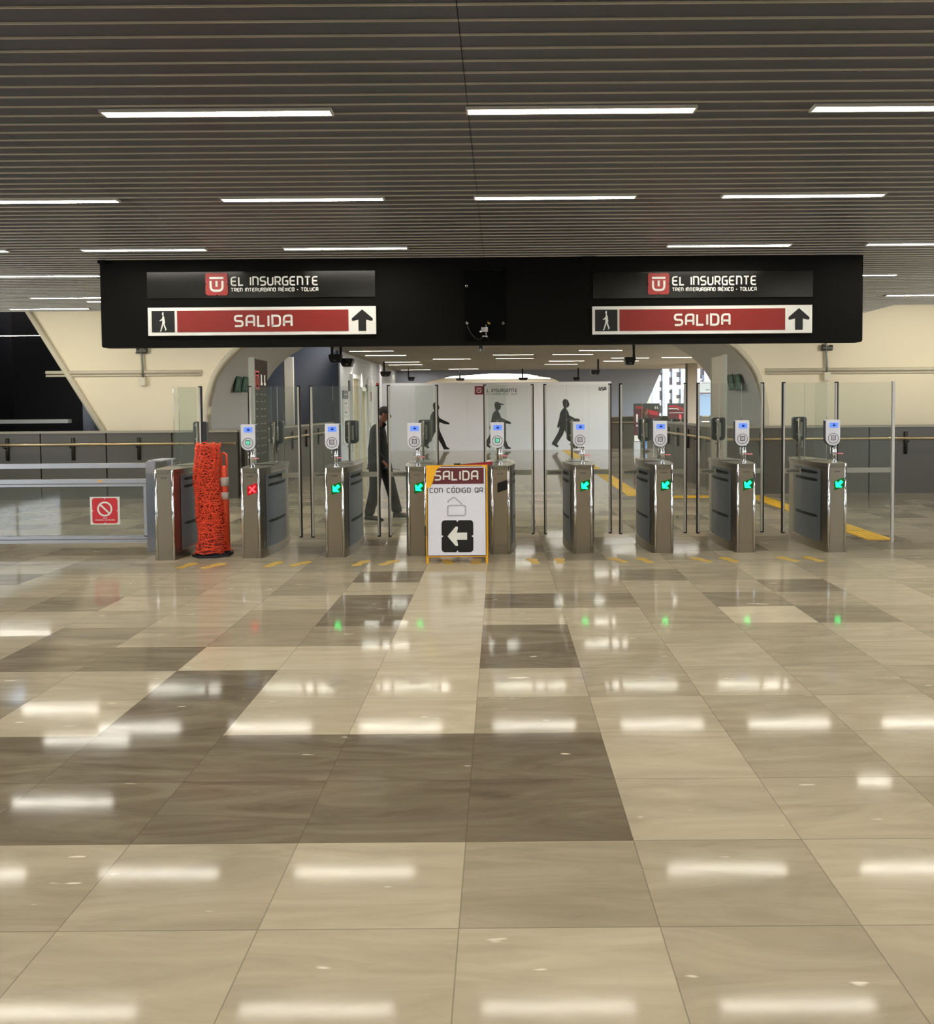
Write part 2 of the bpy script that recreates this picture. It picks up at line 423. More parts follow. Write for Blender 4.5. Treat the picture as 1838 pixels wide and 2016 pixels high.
fl = struct('floor', mb, floor_material(), 'polished marble tiled floor in grey and beige slabs', 'floor')
att = fl.data.attributes.new('tile', 'FLOAT_COLOR', 'FACE')
for k, c in enumerate(cols): att.data[k].color = c

# ============================================================ CEILING
SLATM = mat('ceiling_slat', (82,83,92), .36, .35, noise=.06, nscale=.8, spec=.5)
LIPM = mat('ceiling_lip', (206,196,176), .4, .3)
VOID = mat('ceiling_void', (16,15,14), .8)
def ceiling(name, x0, x1, y0, y1, label, seams=()):
    mb = MB(); p = .13; k0 = int(math.floor(y0/p)); y = k0*p
    xs = [x0]+[s for s in seams if x0 < s < x1]+[x1]
    while y < y1:
        a, b = max(y, y0), min(y+p-.008, y1)
        for xa, xb in zip(xs[:-1], xs[1:]):
            if b-a > .01:
                mb.box(xa+.002, xb-.002, a, b, CEIL, CEIL+.02, 0)
                # lip strip on each slat, its pale colour stands in for caught light
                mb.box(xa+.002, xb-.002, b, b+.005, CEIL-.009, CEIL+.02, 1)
        y += p
    mb.box(x0, x1, y0, y1, CEIL+.05, CEIL+.09, 2)
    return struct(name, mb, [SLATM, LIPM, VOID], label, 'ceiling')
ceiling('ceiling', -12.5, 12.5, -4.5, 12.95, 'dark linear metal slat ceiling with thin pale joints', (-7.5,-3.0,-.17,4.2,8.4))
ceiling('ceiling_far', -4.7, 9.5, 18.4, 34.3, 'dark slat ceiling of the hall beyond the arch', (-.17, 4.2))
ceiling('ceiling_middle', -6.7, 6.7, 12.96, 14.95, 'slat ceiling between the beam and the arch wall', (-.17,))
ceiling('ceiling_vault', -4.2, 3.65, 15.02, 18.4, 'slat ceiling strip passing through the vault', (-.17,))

LIGHTN = [0]
def ceiling_light(X, Y, label, L=1.28, grp=None):
    t = root('ceiling_light', (X, Y, CEIL), label, 'ceiling light', grp)
    def fr():
        m = MB(); h = L/2
        m.box(-h-.012, h+.012, -.045, -.033, -.016, .0); m.box(-h-.012, h+.012, .033, .045, -.016, .0)
        m.box(-h-.012, -h, -.033, .033, -.016, 0); m.box(h, h+.012, -.033, .033, -.016, 0); return m
    part('frame', fr, LAMPF, t, key='lamp_frame%.2f' % L)
    part('diffuser', lambda: MB().box(-L/2, L/2, -.033, .033, -.012, -.004), LAMP, t, key='lamp_diff%.2f' % L)
rows = [(4.38, [(-5.75,'far left'),(-3.7,'left'),(-1.59,'upper left'),(.47,'upper centre'),(2.43,'upper right corner'),(4.5,'right')]),
        (6.17, [(-5.75,'a'),(-3.7,'at the left edge'),(-1.57,'left of centre'),(.45,'right of centre'),(2.44,'at the right edge'),(4.5,'b')]),
        (8.05, [(-5.8,'a'),(-3.72,'above the left end of the black beam'),(-1.61,'above the black beam, left of its middle'),(2.41,'above the right SALIDA sign'),(4.5,'b')]),
        (9.55, [(-5.62,'just left of the black beam, nearest of three')]),
        (11.4, [(-5.67-.65,'just left of the black beam, middle of three')]),
        (12.6, [(-7.4,'far left near the cream wall, rearmost of three')])]
names = {0:'nearest row', 1:'second row', 2:'third row', 3:'fourth row', 4:'fifth row', 5:'sixth row'}
for r, (Y, L) in enumerate(rows):
    for X, w in L:
        vis = len(w) > 1
        if not vis: w = 'beyond the right side of the hall' if X > 0 else 'beyond the left side of the hall'
        ceiling_light(X, Y, 'lit strip light, %s, %s' % (names[r], w))
for Y in (9.95, 11.8, 13.5):
    for X in (-3.65, -1.6, .5, 2.5, 4.5)+((-5.7,) if Y > 11.5 else ())+((6.6,) if Y < 13 else ()): ceiling_light(X, Y, 'lit ceiling strip hidden behind the black sign beam', grp='strip lights behind the beam')
for Y in (15.9, 17.6, 19.4):
    for X in (-2.6, -.3, 2.0)+((5.0,7.2) if Y > 19 else ()): ceiling_light(X, Y, 'lit strip over the vault, hidden by the beam', grp='strip lights over the vault')  # rows added to brighten the vault, unseen behind the beam
for Y in (2.55, .75, -1.1, -2.9):
    for X in (-5.75, -3.7, -1.6, .45, 2.43, 4.5, 6.6): ceiling_light(X, Y, 'lit ceiling strip above and behind the viewpoint', grp='strip lights behind the viewpoint')
far = [(731,690.5,'nearest of those by the pale corridor wall'),(759,699,'second far light along the pale corridor wall'),(790,712,'third far light from the corridor wall'),(798,717.5,'fourth far light, close behind another at left'),
       (818,727.6,'rearmost far light left of the middle'),(912,725.8,'far light right above the bright arch'),(889,706,'dim far light left of the middle'),(1010,697.7,'long one right of the hanging camera'),
       (1013,705,'far light just behind the long one in the middle'),(1127,697,'far light under the middle of the beam, right half'),(1115,710,'bright far light right of centre'),(1104,716.5,'just behind the bright one right of centre'),
       (1182,689,'far light nearest the beam on the right'),(1240,704,'far light behind the right hanging speaker'),(1222,710,'rear far light left of the right speaker'),(1339,703,'far light at the right by the vault edge')]
for px, py, w in far:
    X, Y = plane_at(px, py, CEIL); ceiling_light(X, Y, 'thin lit strip beyond the beam, '+w)

# ============================================================ WALLS
AC = -.29
PROF = [(5.42,0),(5.48,.7),(5.52,1.4),(5.5,1.75),(5.43,2.05),(5.34,2.3),(5.24,2.47),(5.09,2.66),(4.82,2.9),(4.33,3.19),(3.6,3.47),(2.5,3.72),(1.3,3.87),(0,3.92)]
arch = [(AC-a, b) for a, b in PROF]+[(AC+a, b) for a, b in reversed(PROF[:-1])]
def smooth_prof(p, n=3):
    out = []
    for i in range(len(p)-1):
        p0 = p[max(i-1,0)]; p1 = p[i]; p2 = p[i+1]; p3 = p[min(i+2,len(p)-1)]
        for k in range(n):
            t = k/n
            out.append(tuple(.5*((2*p1[j])+(-p0[j]+p2[j])*t+(2*p0[j]-5*p1[j]+4*p2[j]-p3[j])*t*t+(-p0[j]+3*p1[j]-3*p2[j]+p3[j])*t**3) for j in (0,1)))
    out.append(p[-1]); return out
ARCH = smooth_prof(arch)
half = len(ARCH)//2
YW, YV = 15.0, 18.4
TOP = 5.6
lx, lz = zip(*[(-8.72,2.82)]*2)
def dline(z): return -7.8-(z-1.28)*.598    # slanted edge of the left shell
# left part of arch wall
L_arch = ARCH[:half+1]; R_arch = ARCH[half:]
mb = MB(); mb.prism([(dline(0),0)]+[(L_arch[0][0],0)]+[tuple(p) for p in L_arch[1:]]+[(L_arch[-1][0],TOP),(dline(TOP),TOP)], YW, YW+.3, 'y')
struct('wall_left', mb, CREAM, 'cream plastered shell wall left of the arch with slanted end')
mb = MB(); mb.prism([tuple(p) for p in R_arch[:-1]]+[(R_arch[-1][0],0),(12.5,0),(12.5,TOP),(R_arch[0][0],TOP)], YW, YW+.3, 'y')
struct('wall_right', mb, CREAM, 'cream plastered shell wall right of the arch')
# vault reveal
mb = MB(); n = len(ARCH); t = .25
vs = []
for Y in (YW+.01, YV):
    vs += [(p[0], Y, p[1]) for p in ARCH]
mb.add(vs, [(i, i+1, n+i+1, n+i) for i in range(n-1)], 0, True)
vs = []
for Y in (YW+.01, YV):
    for p in ARCH:
        dx = p[0]-AC; vs.append((AC+dx*(1+t/5.5), Y, p[1]*(1+t/4)+.0))
mb.add(vs, [(n+i, n+i+1, i+1, i) for i in range(n-1)], 0, True)
o = len(mb.v)
mb.add([(p[0], YV, p[1]) for p in ARCH]+[(AC+(p[0]-AC)*(1+t/5.5), YV, p[1]*(1+t/4)) for p in ARCH], [(i, i+1, n+i+1, n+i) for i in range(n-1)], 0)
struct('wall_vault', mb, CONC, 'grey plastered barrel vault behind the arch opening')
# raised rim round the arch
mb = MB(); mb.tube([(p[0], YW-.0, p[1]) for p in ARCH], .05, 8)
struct('trim_arch', mb, RIM, 'pale raised rim along the arch edge', 'trim')
# horizontal ribs and conduits on the shell walls
XL, ZL = at(150,735,YW); XR, ZR = at(1600,728,YW)
mb = MB(); mb.tube([(-8.9,YW-.02,ZL+.015),(-5.85,YW-.02,ZL+.015)], .035, 8); mb.tube([(-8.9,YW-.02,ZL-.05),(-5.85,YW-.02,ZL-.05)], .02, 8)
struct('trim_1', mb, RIM, 'plaster rib running along the left cream wall', 'trim')
mb = MB(); mb.tube([(5.2,YW-.02,ZR+.0),(12.4,YW-.02,ZR+.0)], .035, 8); mb.tube([(5.2,YW-.02,ZR-.065),(12.4,YW-.02,ZR-.065)], .02, 8)
struct('trim_2', mb, RIM, 'plaster rib running along the right cream wall', 'trim')
mb = MB()
mb.tube([(dline(0)-.02,YW-.02,0),(dline(TOP)-.02,YW-.02,TOP)], .06, 8)
struct('trim_3', mb, RIM, 'pale edge strip on the slanted end of the left wall', 'trim')
# enclosing shell
WALLM = mat('side_wall_paint', (190,182,160), .8, noise=.04, nscale=1)
BACKM = mat('rear_wall_paint', (150,146,136), .8, noise=.04, nscale=1)
struct('wall_side_left', MB().box(-12.7,-12.5,-4.5,15.3,0,TOP), WALLM, 'plain pale side wall at the far left')
struct('wall_side_right', MB().box(12.5,12.7,-4.5,15.3,0,TOP), WALLM, 'plain pale side wall at the far right')
struct('wall_back', MB().box(-12.7,12.7,-4.7,-4.5,0,TOP), BACKM, 'plain wall behind the viewpoint')
struct('ceiling_upper', MB().box(-12.7,12.7,12.95,18.6,TOP,TOP+.2), BACKM, 'plain soffit above the shell walls', 'ceiling')
struct('wall_upstand', MB().box(-12.6,12.6,12.86,12.95,CEIL+.0,TOP), VOID, 'dark edge above the end of the slat ceiling')
# far left beyond the slanted end
DARKW = mat('dark_cladding', (20,20,24), .5)
BLUEC = mat('blue_grey_column', (150,160,178), .6)
mb = MB(); mb.box(-12.7,-7.0,19.6,19.8,0,TOP); struct('wall_dark', mb, DARKW, 'dark cladding seen past the slanted wall end')
X0,_ = at(164,800,18.0); X1,_ = at(187,800,18.0)
solo('round_column', MB().cyl(((X0+X1)/2,18.0), (X1-X0)/2, 0, TOP, 24), BLUEC, 'blue-grey column behind the slanted end of the cream wall', 'column')
X0,_ = at(187,800,18.9); X1,_ = at(192,800,18.9)
solo('pale_post', MB().box(X0,X1,18.8,18.9,0,TOP), PALEG, 'thin pale post right of the blue-grey column', 'post')
Xa,Za = at(150,828,18.6)
solo('pale_crossbar', MB().box(Xa-2,at(166,828,18.6)[0],17.9,18.05,Za-.05,Za+.04), PALEG, 'pale horizontal bar left of the blue-grey column', 'bar')
struct('wall_link', MB().box(-12.7,-12.5,15.3,19.8,0,TOP), DARKW, 'dark return wall at the far left')
# slate wall beyond the vault, corridor wall
YC = 22.1; XC = -4.67
mb = MB(); mb.box(-11,XC,YC,YC+.2,0,4.6); struct('wall_slate', mb, SLATE, 'dark blue-grey wall beyond the vault on the left')
struct('wall_slate_side', MB().box(-7.4,-7.2,YV,YC,0,4.6), SLATE, 'slate side wall beyond the vault')
struct('ceiling_slate', MB().box(-11,XC,YV,YC+.2,4.6,4.7), SLATE, 'dark soffit beyond the vault', 'ceiling')
mb = MB(); mb.box(XC-.2,XC,YC+.2,34.3,0,3.6)
struct('wall_corridor', mb, PALEG, 'pale grey corridor wall receding past the lift doors')
# far wall with arched opening and slanted right end
YF = 34.3
xa,za = at(1302,728,YF); xb,zb = at(1270,800,YF)
hole = [(3.1,1.9),(3.1,2.6),(2.4,2.95),(1.2,3.16),(-.3,3.2),(-2.2,3.08),(-3.3,2.85),(-4.0,2.45),(-4.0,1.9)]
mb = MB()
mb.prism([(XC,0),(xb-.2,0),(xb,zb),(xa,za),(xa+.15,3.6),(0,3.6),(0,3.19)]+[(-.3,3.2),(-2.2,3.08),(-3.3,2.85),(-4.0,2.45),(-4.0,1.9),(XC,1.9)][0:5]+[(XC,1.9)], YF, YF+.2, 'y')
# (built as two pieces so the opening stays open)
mb = MB()
mb.prism([(XC,0),(-4.0,0),(-4.0,2.45),(-3.3,2.85),(-2.2,3.08),(-.3,3.2),(-.3,3.7),(XC,3.7)], YF, YF+.2, 'y')
mb.prism([(-.3,3.2),(1.2,3.16),(2.4,2.95),(3.1,2.6),(3.1,0),(xb-.2,0),(xb,zb),(xa,za),(xa+.1,3.7),(-.3,3.7)], YF, YF+.2, 'y')
FARW = mat('far_wall_paint', (150,154,166), .75, noise=.04, nscale=.6)
struct('wall_far', mb, FARW, 'pale grey end wall with a bright arched opening')
HALLW = mat('bright_hall_white', (236,232,222), .7)
struct('wall_hall', MB().box(-6,5,44,44.2,0,4.2).box(-6,-5.8,YF+.2,44,0,4.2).box(4.8,5,YF+.2,44,0,4.2), HALLW, 'white walls of the bright hall behind the hoarding')
struct('ceiling_hall', MB().box(-6,5,YF+.2,44.2,3.32,3.4), HALLW, 'white ceiling of the bright hall', 'ceiling')
SKYL = mat('skylight_panel', (255,250,235), .5, emit=(255,250,238), es=7)
for i,(a,b,c,d) in enumerate(((-2.6,2.2,36.6,37.4),(-3.4,2.6,38.3,39.1),(-3.0,2.0,40.2,40.9),(-2.0,2.8,42.0,42.8))):
    solo('bright_ceiling_panel', MB().box(a,b,c,d,3.27,3.32), SKYL, ('nearest and widest glowing ceiling panel in the bright arch','second glowing ceiling panel in the bright arch','third, shorter glowing ceiling panel in the bright arch','rearmost glowing ceiling panel in the bright arch')[i], 'ceiling light')

# corridor wall: doors, directory
def wx(px): return XC*F/(px-985.0)
def wz(px, py): return at(px, py, wx(px))[1]
def wallbox(mb, p0, p1, z0, z1, t, mi=0): mb.box(XC+.001, XC+t, wx(p0), wx(p1), z0, z1, mi)
zt = wz(697,738)
fr = MB(); y0,y1 = wx(690),wx(705)
fr.box(XC+.001,XC+.09,y0,y0+.08,0,zt); fr.box(XC+.001,XC+.09,y1-.08,y1,0,zt); fr.box(XC+.001,XC+.09,y0+.08,y1-.08,zt-.12,zt)
d = struct('door_1', MB().box(XC+.001,XC+.03,y0+.08,y1-.08,0,zt-.12), DOORB, 'beige lift door in a tall white frame, nearer of two', 'door'); 
part('door_frame', fr, DOORW, d)
zt2 = wz(711,763); y0,y1 = wx(707),wx(717)
fr = MB(); fr.box(XC+.001,XC+.09,y0,y0+.07,0,zt2); fr.box(XC+.001,XC+.09,y1-.07,y1,0,zt2); fr.box(XC+.001,XC+.09,y0+.07,y1-.07,zt2-.12,zt2)
d = struct('door_2', MB().box(XC+.001,XC+.03,y0+.07,y1-.07,0,zt2-.12), DOORB, 'lower beige door in a white frame, farther of two', 'door')
part('door_frame', fr, DOORW, d)
zt3 = wz(728,748); y0,y1 = wx(723),wx(733)
d = struct('door_3', MB().box(XC+.001,XC+.05,y0,y1,0,zt3), DOORW, 'tall white door with a small red vertical label', 'door')
part('door_label', MB().box(XC+.05,XC+.055,wx(727.5),wx(729),wz(728,790),wz(728,771)), mat('label_red',(140,70,70),.6), d)
part('door_handle', MB().box(XC+.05,XC+.1,y0+.12,y0+.16,1.0,1.16), CHROME, d)
zt,zb_ = wz(679,768), wz(679,873)
t = root('directory_sign', (XC, wx(679), 0), 'tall stack of pale directory plates under a dark header on the corridor wall', 'sign')
hgt = (zt-zb_)/6
for k in range(6):
    m = MB(); wallbox(m, 674.5, 684, zb_+k*hgt+.012, zb_+(k+1)*hgt-.012, .03)
    if k == 5: part('header_plate', m, mat('dark_plate',(92,96,98),.5), t, 'dark grey header plate')
    else: part('sign_plate', m, DOORW, t)
    m2 = MB(); m2.box(XC+.03,XC+.032,wx(677),wx(681),zb_+k*hgt+hgt*.45,zb_+k*hgt+hgt*.56)
    part('sign_text', m2, INK if k < 5 else DOORW, t)
# door number plaque
m = MB(); m.box(XC+.001,XC+.03,wx(686.5),wx(689),wz(688,770),wz(688,749))
solo('wall_plaque', m, INK, 'narrow dark plaque left of the nearer lift door', 'sign')
m = MB(); m.box(XC+.001,XC+.03,wx(720.5),wx(722.5),wz(721,772),wz(721,757))
solo('wall_plaque', m, INK, 'narrow dark plaque left of the tall white door', 'sign')
# white pilaster + red alarm
x0,_ = at(736,760,29.0); x1,_ = at(748,760,29.0)
t = struct('wall_pilaster', MB().box(x0,x1,28.9,29.4,0,CEIL), HOARD, 'pale pilaster where the corridor wall meets the hoarding')
xr,zr = at(742,757,28.85)
t = root('fire_alarm', (xr,28.85,zr), 'small red alarm box on the pale pilaster', 'alarm')
part('alarm_body', MB().prism(rnd_poly([(xr-.07,zr-.05),(xr+.07,zr-.05),(xr+.07,zr+.05),(xr-.07,zr+.05)],.02), 28.78, 28.9, 'y'), mat('alarm_red',(170,14,24),.4), t)
part('alarm_lens', MB().box(xr-.03,xr+.03,28.76,28.79,zr-.02,zr+.02), mat('alarm_lens',(220,60,60),.3), t)

# ============================================================ HOARDING
YH = 29.6
hx0,_ = at(750,880,YH); hx1,hz1 = at(1203,751,YH)
t = root('hoarding', ((hx0+hx1)/2,YH,0), 'long white hoarding with black walking silhouettes', 'hoarding')
mb = MB(); nP = 8
for i in range(nP):
    a = hx0+(hx1-hx0)*i/nP; b = hx0+(hx1-hx0)*(i+1)/nP
    mb.box(a+.004,b-.004,YH,YH+.16,0,hz1)
mb.box(hx0,hx1,YH+.012,YH+.15,0,hz1-.01)
part('panel', mb, HOARD, t)
for px,cap,fl_ in ((858,False,1),(979,True,1),(1113,False,1)):
    cx,_ = at(px,884,YH); part('silhouette_print', MB().flat(walker(cx, .05, 1.93 if px>1000 else 1.84, fl_, 1, cap), YH-.004), SILH, t, 'black silhouette of a walking figure'+(' wearing a cap' if cap else ''))
bx,bz = at(942.5,768.5,YH); s_ = .33
part('logo_badge', MB().flat(badge_shape(bx,bz,s_,.04), YH-.004), mat('badge_maroon',(128,28,58),.5), t)
m = MB(); u_logo(m, bx, bz, s_*.86, YH-.006); part('logo_mark', m, WHITE, t)
a,_ = at(953,766,YH); b,zz = at(1018,772,YH); m = MB(); text(m,'EL INSURGENTE',a,b,zz,.14,YH-.004,.17); text(m,'TREN INTERURBANO MÉXICO - TOLUCA',a,b,zz-.1,.055,YH-.004,.14)
part('logo_lettering', m, SILH, t)
a,_ = at(1178,768,YH); b,zz = at(1193,769,YH); m = MB(); text(m,'GSA',a,b,zz,.14,YH-.004,.26); part('sponsor_lettering', m, SILH, t)

# ============================================================ PARAPETS
def parapet(name, p0, p1, label, hgt=1.28, rail=True, side=1, nj=5):
    (x0,y0),(x1,y1) = p0,p1
    L = math.hypot(x1-x0,y1-y0); ux,uy = (x1-x0)/L,(y1-y0)/L; nxx,nyy = -uy*side, ux*side    # n = towards viewer side
    t = root(name, ((x0+x1)/2,(y0+y1)/2,0), label, 'parapet')
    def slab(mb,a,b,o0,o1,z0,z1):
        c = [(x0+ux*a+nxx*o0,y0+uy*a+nyy*o0),(x0+ux*b+nxx*o0,y0+uy*b+nyy*o0),(x0+ux*b+nxx*o1,y0+uy*b+nyy*o1),(x0+ux*a+nxx*o1,y0+uy*a+nyy*o1)]
        mb.prism(c, z0, z1, 'z')
    m = MB()
    for i in range(nj): slab(m, L*i/nj+.012, L*(i+1)/nj-.012, 0, .05, 0, hgt-.04)
    part('panel', m, PARA, t)
    m = MB(); slab(m,0,L,-.06,-.001,0,hgt-.04); part('backing', m, mat('parapet_backing',(48,46,38),.5), t)
    m = MB(); slab(m,0,L,-.07,.07,hgt-.04,hgt); part('coping', m, COPE, t)
    if rail:
        o = .17; z = 1.035
        m = MB(); m.tube([(x0+nxx*o,y0+nyy*o,z),(x1+nxx*o,y1+nyy*o,z)], .024, 10); r = part('handrail', m, RAILM, t)
        for i in range(nj):
            s = L*(i+.5)/nj; X=x0+ux*s; Y=y0+uy*s
            m = MB(); m.tube([(X+nxx*.05,Y+nyy*.05,z-.07),(X+nxx*o,Y+nyy*o,z-.06),(X+nxx*o,Y+nyy*o,z-.01)], .012, 6)
            m.tube([(X+nxx*.062,Y+nyy*.062,z-.3),(X+nxx*.062,Y+nyy*.062,z+.12)], .03, 6)
            part('bracket', m, mat('bracket_dark',(52,50,44),.4,.5), t)
    return t
parapet('parapet', (-4.92,14.3), (-12.3,14.3), 'dark olive parapet with handrail along the left cream wall', side=1, nj=6)
parapet('parapet', (12.3,14.3), (4.2,14.3), 'dark olive parapet with handrail along the right cream wall', side=1, nj=6)
parapet('parapet', (-4.85,21.9), (-4.85,14.4), 'dark parapet receding along the left side of the passage', side=1, nj=6)
parapet('parapet', (4.2,14.4), (4.2,20.2), 'dark parapet receding along the right side of the passage', side=1, nj=6)
parapet('parapet', (9.5,30.4), (4.36,30.4), 'distant parapet right of the white hoarding', side=1, nj=5)

# ============================================================ BLACK SIGN BEAM
YB = 8.6
bx0,bzt = at(196,509,YB); _,bzb = at(950,679,YB); bx1,_ = at(1697,676,YB)
t = root('sign_beam', ((bx0+bx1)/2,YB,bzb), 'long matt black beam under the ceiling carrying the exit signs', 'beam')
m = MB(); m.prism(rnd_poly([(bx0,bzb,.03),(bx1,bzb,.03),(bx1,CEIL-.012,0),(bx0,CEIL-.012,0)],0), YB, YB+.12, 'y')
part('beam_casing', m, BEAM, t)
for a,b,w in ((291,738,'l'),(1167,1599,'r')):
    xa,za = at(a,588,YB); xb,zb = at(b,533,YB)
    part('gloss_panel', MB().box(xa,xb,YB-.012,YB,za,zb), BEAMP, t)
part('mounting_lug', MB().box(at(1145,510,YB)[0],at(1172,510,YB)[0],YB-.05,YB-.0,CEIL-.07,CEIL-.012), BEAM, t)
part('mounting_lug', MB().box(at(196,510,YB)[0],at(210,510,YB)[0],YB-.05,YB-.0,CEIL-.05,CEIL-.012), BEAM, t)
def logo_sign(px0, px1, tx0, tx1, dy, where):
    a,z0 = at(px0,581+dy,YB-.02); b,z1 = at(px1,538+dy,YB-.02)
    cx,cz = (a+b)/2,(z0+z1)/2; s = b-a
    t = root('logo_sign', (cx,YB-.013,z0), 'red square U emblem with white lettering EL INSURGENTE on the beam, '+where, 'sign')
    part('emblem_tile', MB().prism(badge_shape(cx,cz,s,.05), YB-.024, YB-.0125, 'y'), BADGE, t)
    m = MB(); u_logo(m,cx,cz,s*.98,YB-.026); part('emblem_mark', m, WHITE, t)
    x0,zt = at(tx0,563+dy,YB-.02); x1,_ = at(tx1,563+dy,YB-.02); h = at(tx0,544.5+dy,YB-.02)[1]-zt
    m = MB(); text(m,'EL INSURGENTE',x0,x1,zt,h,YB-.016,.155); part('title_lettering', m, WHITE, t)
    _,zs = at(tx0,574.5+dy,YB-.02); m = MB(); text(m,'TREN INTERURBANO MÉXICO - TOLUCA',x0,x1,zs,h*.42,YB-.016,.19); part('subtitle_lettering', m, WHITE, t)
logo_sign(405,448,454,626,0,'left of the two')
logo_sign(1275,1317,1323,1489,-.8,'right of the two')
def exit_sign(p, r0, r1, s0, s1, acx, dyl, dyr, where):
    a,z0 = at(p[0],661+dyl,YB-.03); b,_ = at(p[1],661+dyl,YB-.03); _,z1 = at(p[0],606+dyl,YB-.03)
    Xf = lambda q: at(q,640,YB-.03)[0]
    g = (z1-z0)*.115
    t = root('exit_sign', ((a+b)/2,YB-.03,z0), 'white bordered red sign reading SALIDA on the black beam, '+where, 'sign')
    part('sign_board', MB().box(a,b,YB-.03,YB-.001,z0,z1), WHITE, t)
    part('pictogram_panel', MB().box(Xf(r0[0]),Xf(r0[1]),YB-.034,YB-.0301,z0+g,z1-g), SIGNBLK, t)
    hh = (z1-z0-2*g)*.9; cx = (Xf(r0[0])+Xf(r0[1]))/2
    part('walking_figure', MB().flat(walker(cx, z0+g+hh*.05, hh, -1, .62), YB-.036), WHITE, t)
    part('red_panel', MB().box(Xf(r1[0]),Xf(r1[1]),YB-.034,YB-.0301,z0+g,z1-g), RED, t)
    h = (z1-z0)*.44; m = MB(); text(m,'SALIDA',Xf(s0),Xf(s1),(z0+z1)/2-h/2,h,YB-.036,.165); part('lettering', m, WHITE, t)
    part('arrow', MB().flat(arrow(Xf(acx),(z0+z1)/2,(z1-z0)*.78,0), YB-.032), SIGNBLK, t)
exit_sign((292,740),(299,344),(349,686),461,576,713,0,0,'left of the two')
exit_sign((1166,1598),(1171,1215),(1219,1545),1326,1437,1572,-2.5,0,'right of the two')
# service box in the middle
a,z0 = at(915,670,YB-.03); b,z1 = at(993,530,YB-.03)
t = root('service_panel', ((a+b)/2,YB-.02,z0), 'black service panel with open cable bracket in the middle of the beam', 'panel')
part('cover_plate', MB().box(a,b,YB-.018,YB-.001,z0,z1), mat('panel_black',(6,6,5),.8,spec=.08), t)
for px,py in ((918,563),(919,636),(990,636)):
    x,z = at(px,py,YB-.03); m = MB(); m.tube([(x+.011*math.cos(k*PI/5),YB-.026,z+.013*math.sin(k*PI/5)) for k in range(10)], .004, 6, closed=True); part('ring_bolt', m, CHROME, t)
x,z = at(954,650,YB-.03)
m = MB(); m.box(x-.04,x+.035,YB-.06,YB-.02,z-.02,z+.03); m.cyl((x-.045,YB-.05),.014,z-.03,z-.005); m.box(x+.01,x+.02,YB-.065,YB-.05,z-.06,z+.06); m.box(x-.03,x+.03,YB-.05,YB-.03,z-.075,z-.062)
part('cable_bracket', m, CHROME, t)
x2,z2 = at(964,638,YB-.03); part('brass_plug', MB().tube([(x2-.02,YB-.03,z2+.02),(x2,YB-.06,z2)], .012, 8), mat('brass',(190,160,90),.3,.9), t)
m = MB(); pts = [at(q[0],q[1],YB-.03) for q in ((919,640),(926,655),(935,666),(944,669),(952,662),(956,662),(962,668))]
m.tube([(p[0],YB-.03,p[1]) for p in pts], .004, 6); part('cable', m, mat('cable_grey',(50,50,48),.5), t)
part('panel_lip', MB().box(at(925,531,YB)[0],at(985,531,YB)[0],YB-.03,YB-.018,z1-.01,z1), BEAMP, t)

# ============================================================ TICKET GATES
GL_LEN = 1.15
def gate_half(tt): return .102+.07*max(0, math.sin(PI*min(1, max(0, tt))))**.8
def outline(off=0, n=14, t0=0, t1=1):
    R = []
    for k in range(n+1):
        tt = t0+(t1-t0)*k/n
        R.append((gate_half(tt)+off, GL_LEN*tt))
    pts = [(x, y + (off if y > .5*GL_LEN else -off)*(1 if y in (0, GL_LEN) else 0)) for x, y in R]
    return pts+[(-x, y) for x, y in reversed(pts)]
def sidecurve(side, t0, t1, off, n=12):
    return [(side*(gate_half(t0+(t1-t0)*k/n)+off), GL_LEN*(t0+(t1-t0)*k/n)) for k in range(n+1)]
def strip(mb, side, t0, t1, off, z0, z1, mi=0, n=12, rnd=False):
    c = sidecurve(side, t0, t1, off, n)
    vs = []
    for k, p in enumerate(c):
        q = 0
        if rnd and k in (0, n): q = (z1-z0)*.3
        vs += [(p[0], p[1], z0+q), (p[0], p[1], z1-q)]
    fs = [((2*i, 2*i+2, 2*i+3, 2*i+1) if side > 0 else (2*i+1, 2*i+3, 2*i+2, 2*i)) for i in range(len(c)-1)]
    mb.add(vs, fs, mi, True)
GH = 1.005
def g_body():
    m = MB(); m.prism(outline(), .09, GH-.05, 'z', smooth=False); return m
def g_plinth():
    m = MB(); m.prism(outline(.006), 0, .09, 'z'); return m
def g_cap():
    m = MB(); m.prism(outline(.008), GH-.047, GH, 'z'); return m
def g_seam():
    m = MB()
    for s in (-1,1):
        strip(m, s, .735, .745, .002, .1, GH-.06, n=1)
    return m
def g_side(side):
    def f():
        m = MB(); strip(m, side, .1, .7, .004, .1, GH-.075); return m
    return f
def g_slot(side, z, t0, t1):
    def f():
        m = MB(); strip(m, side, t0, t1, .0065, z-.017, z+.017, rnd=True); return m
    return f
def g_front(): return MB().box(-.078,.078,-.006,0,.095,GH-.055)
def g_trim(s):
    def f():
        m = MB(); m.tube([(s*.092,-.002,0),(s*.092,-.002,GH-.003)], .0125, 12); return m
    return f
def g_plate(): 
    m = MB(); text(m,'GUNNEBO',-.034,.034,GH-.098,.014,-.0075,.2); return m
def g_disp(cx=.022):
    w = .055; return rnd_poly([(cx-w,.70),(cx+w,.735),(cx+w,.845),(cx-w,.808)], .012)
def g_slit():
    m = MB(); m.prism([(-.15,.56),(.12,.50),(.12,.515),(-.15,.578)], GH+.0005, GH+.004, 'z'); return m
def g_pane(): 
    m = MB(); m.box(-.135,.135,.593,.603,GH+.001,1.93); return m
def leaf_glass(s):
    def f():
        m = MB(); m.box(s*.135,s*.385,.572,.582,.14,1.93) if s < 0 else m.box(s*.135,s*.385,.612,.622,.14,1.93); return m
    return f
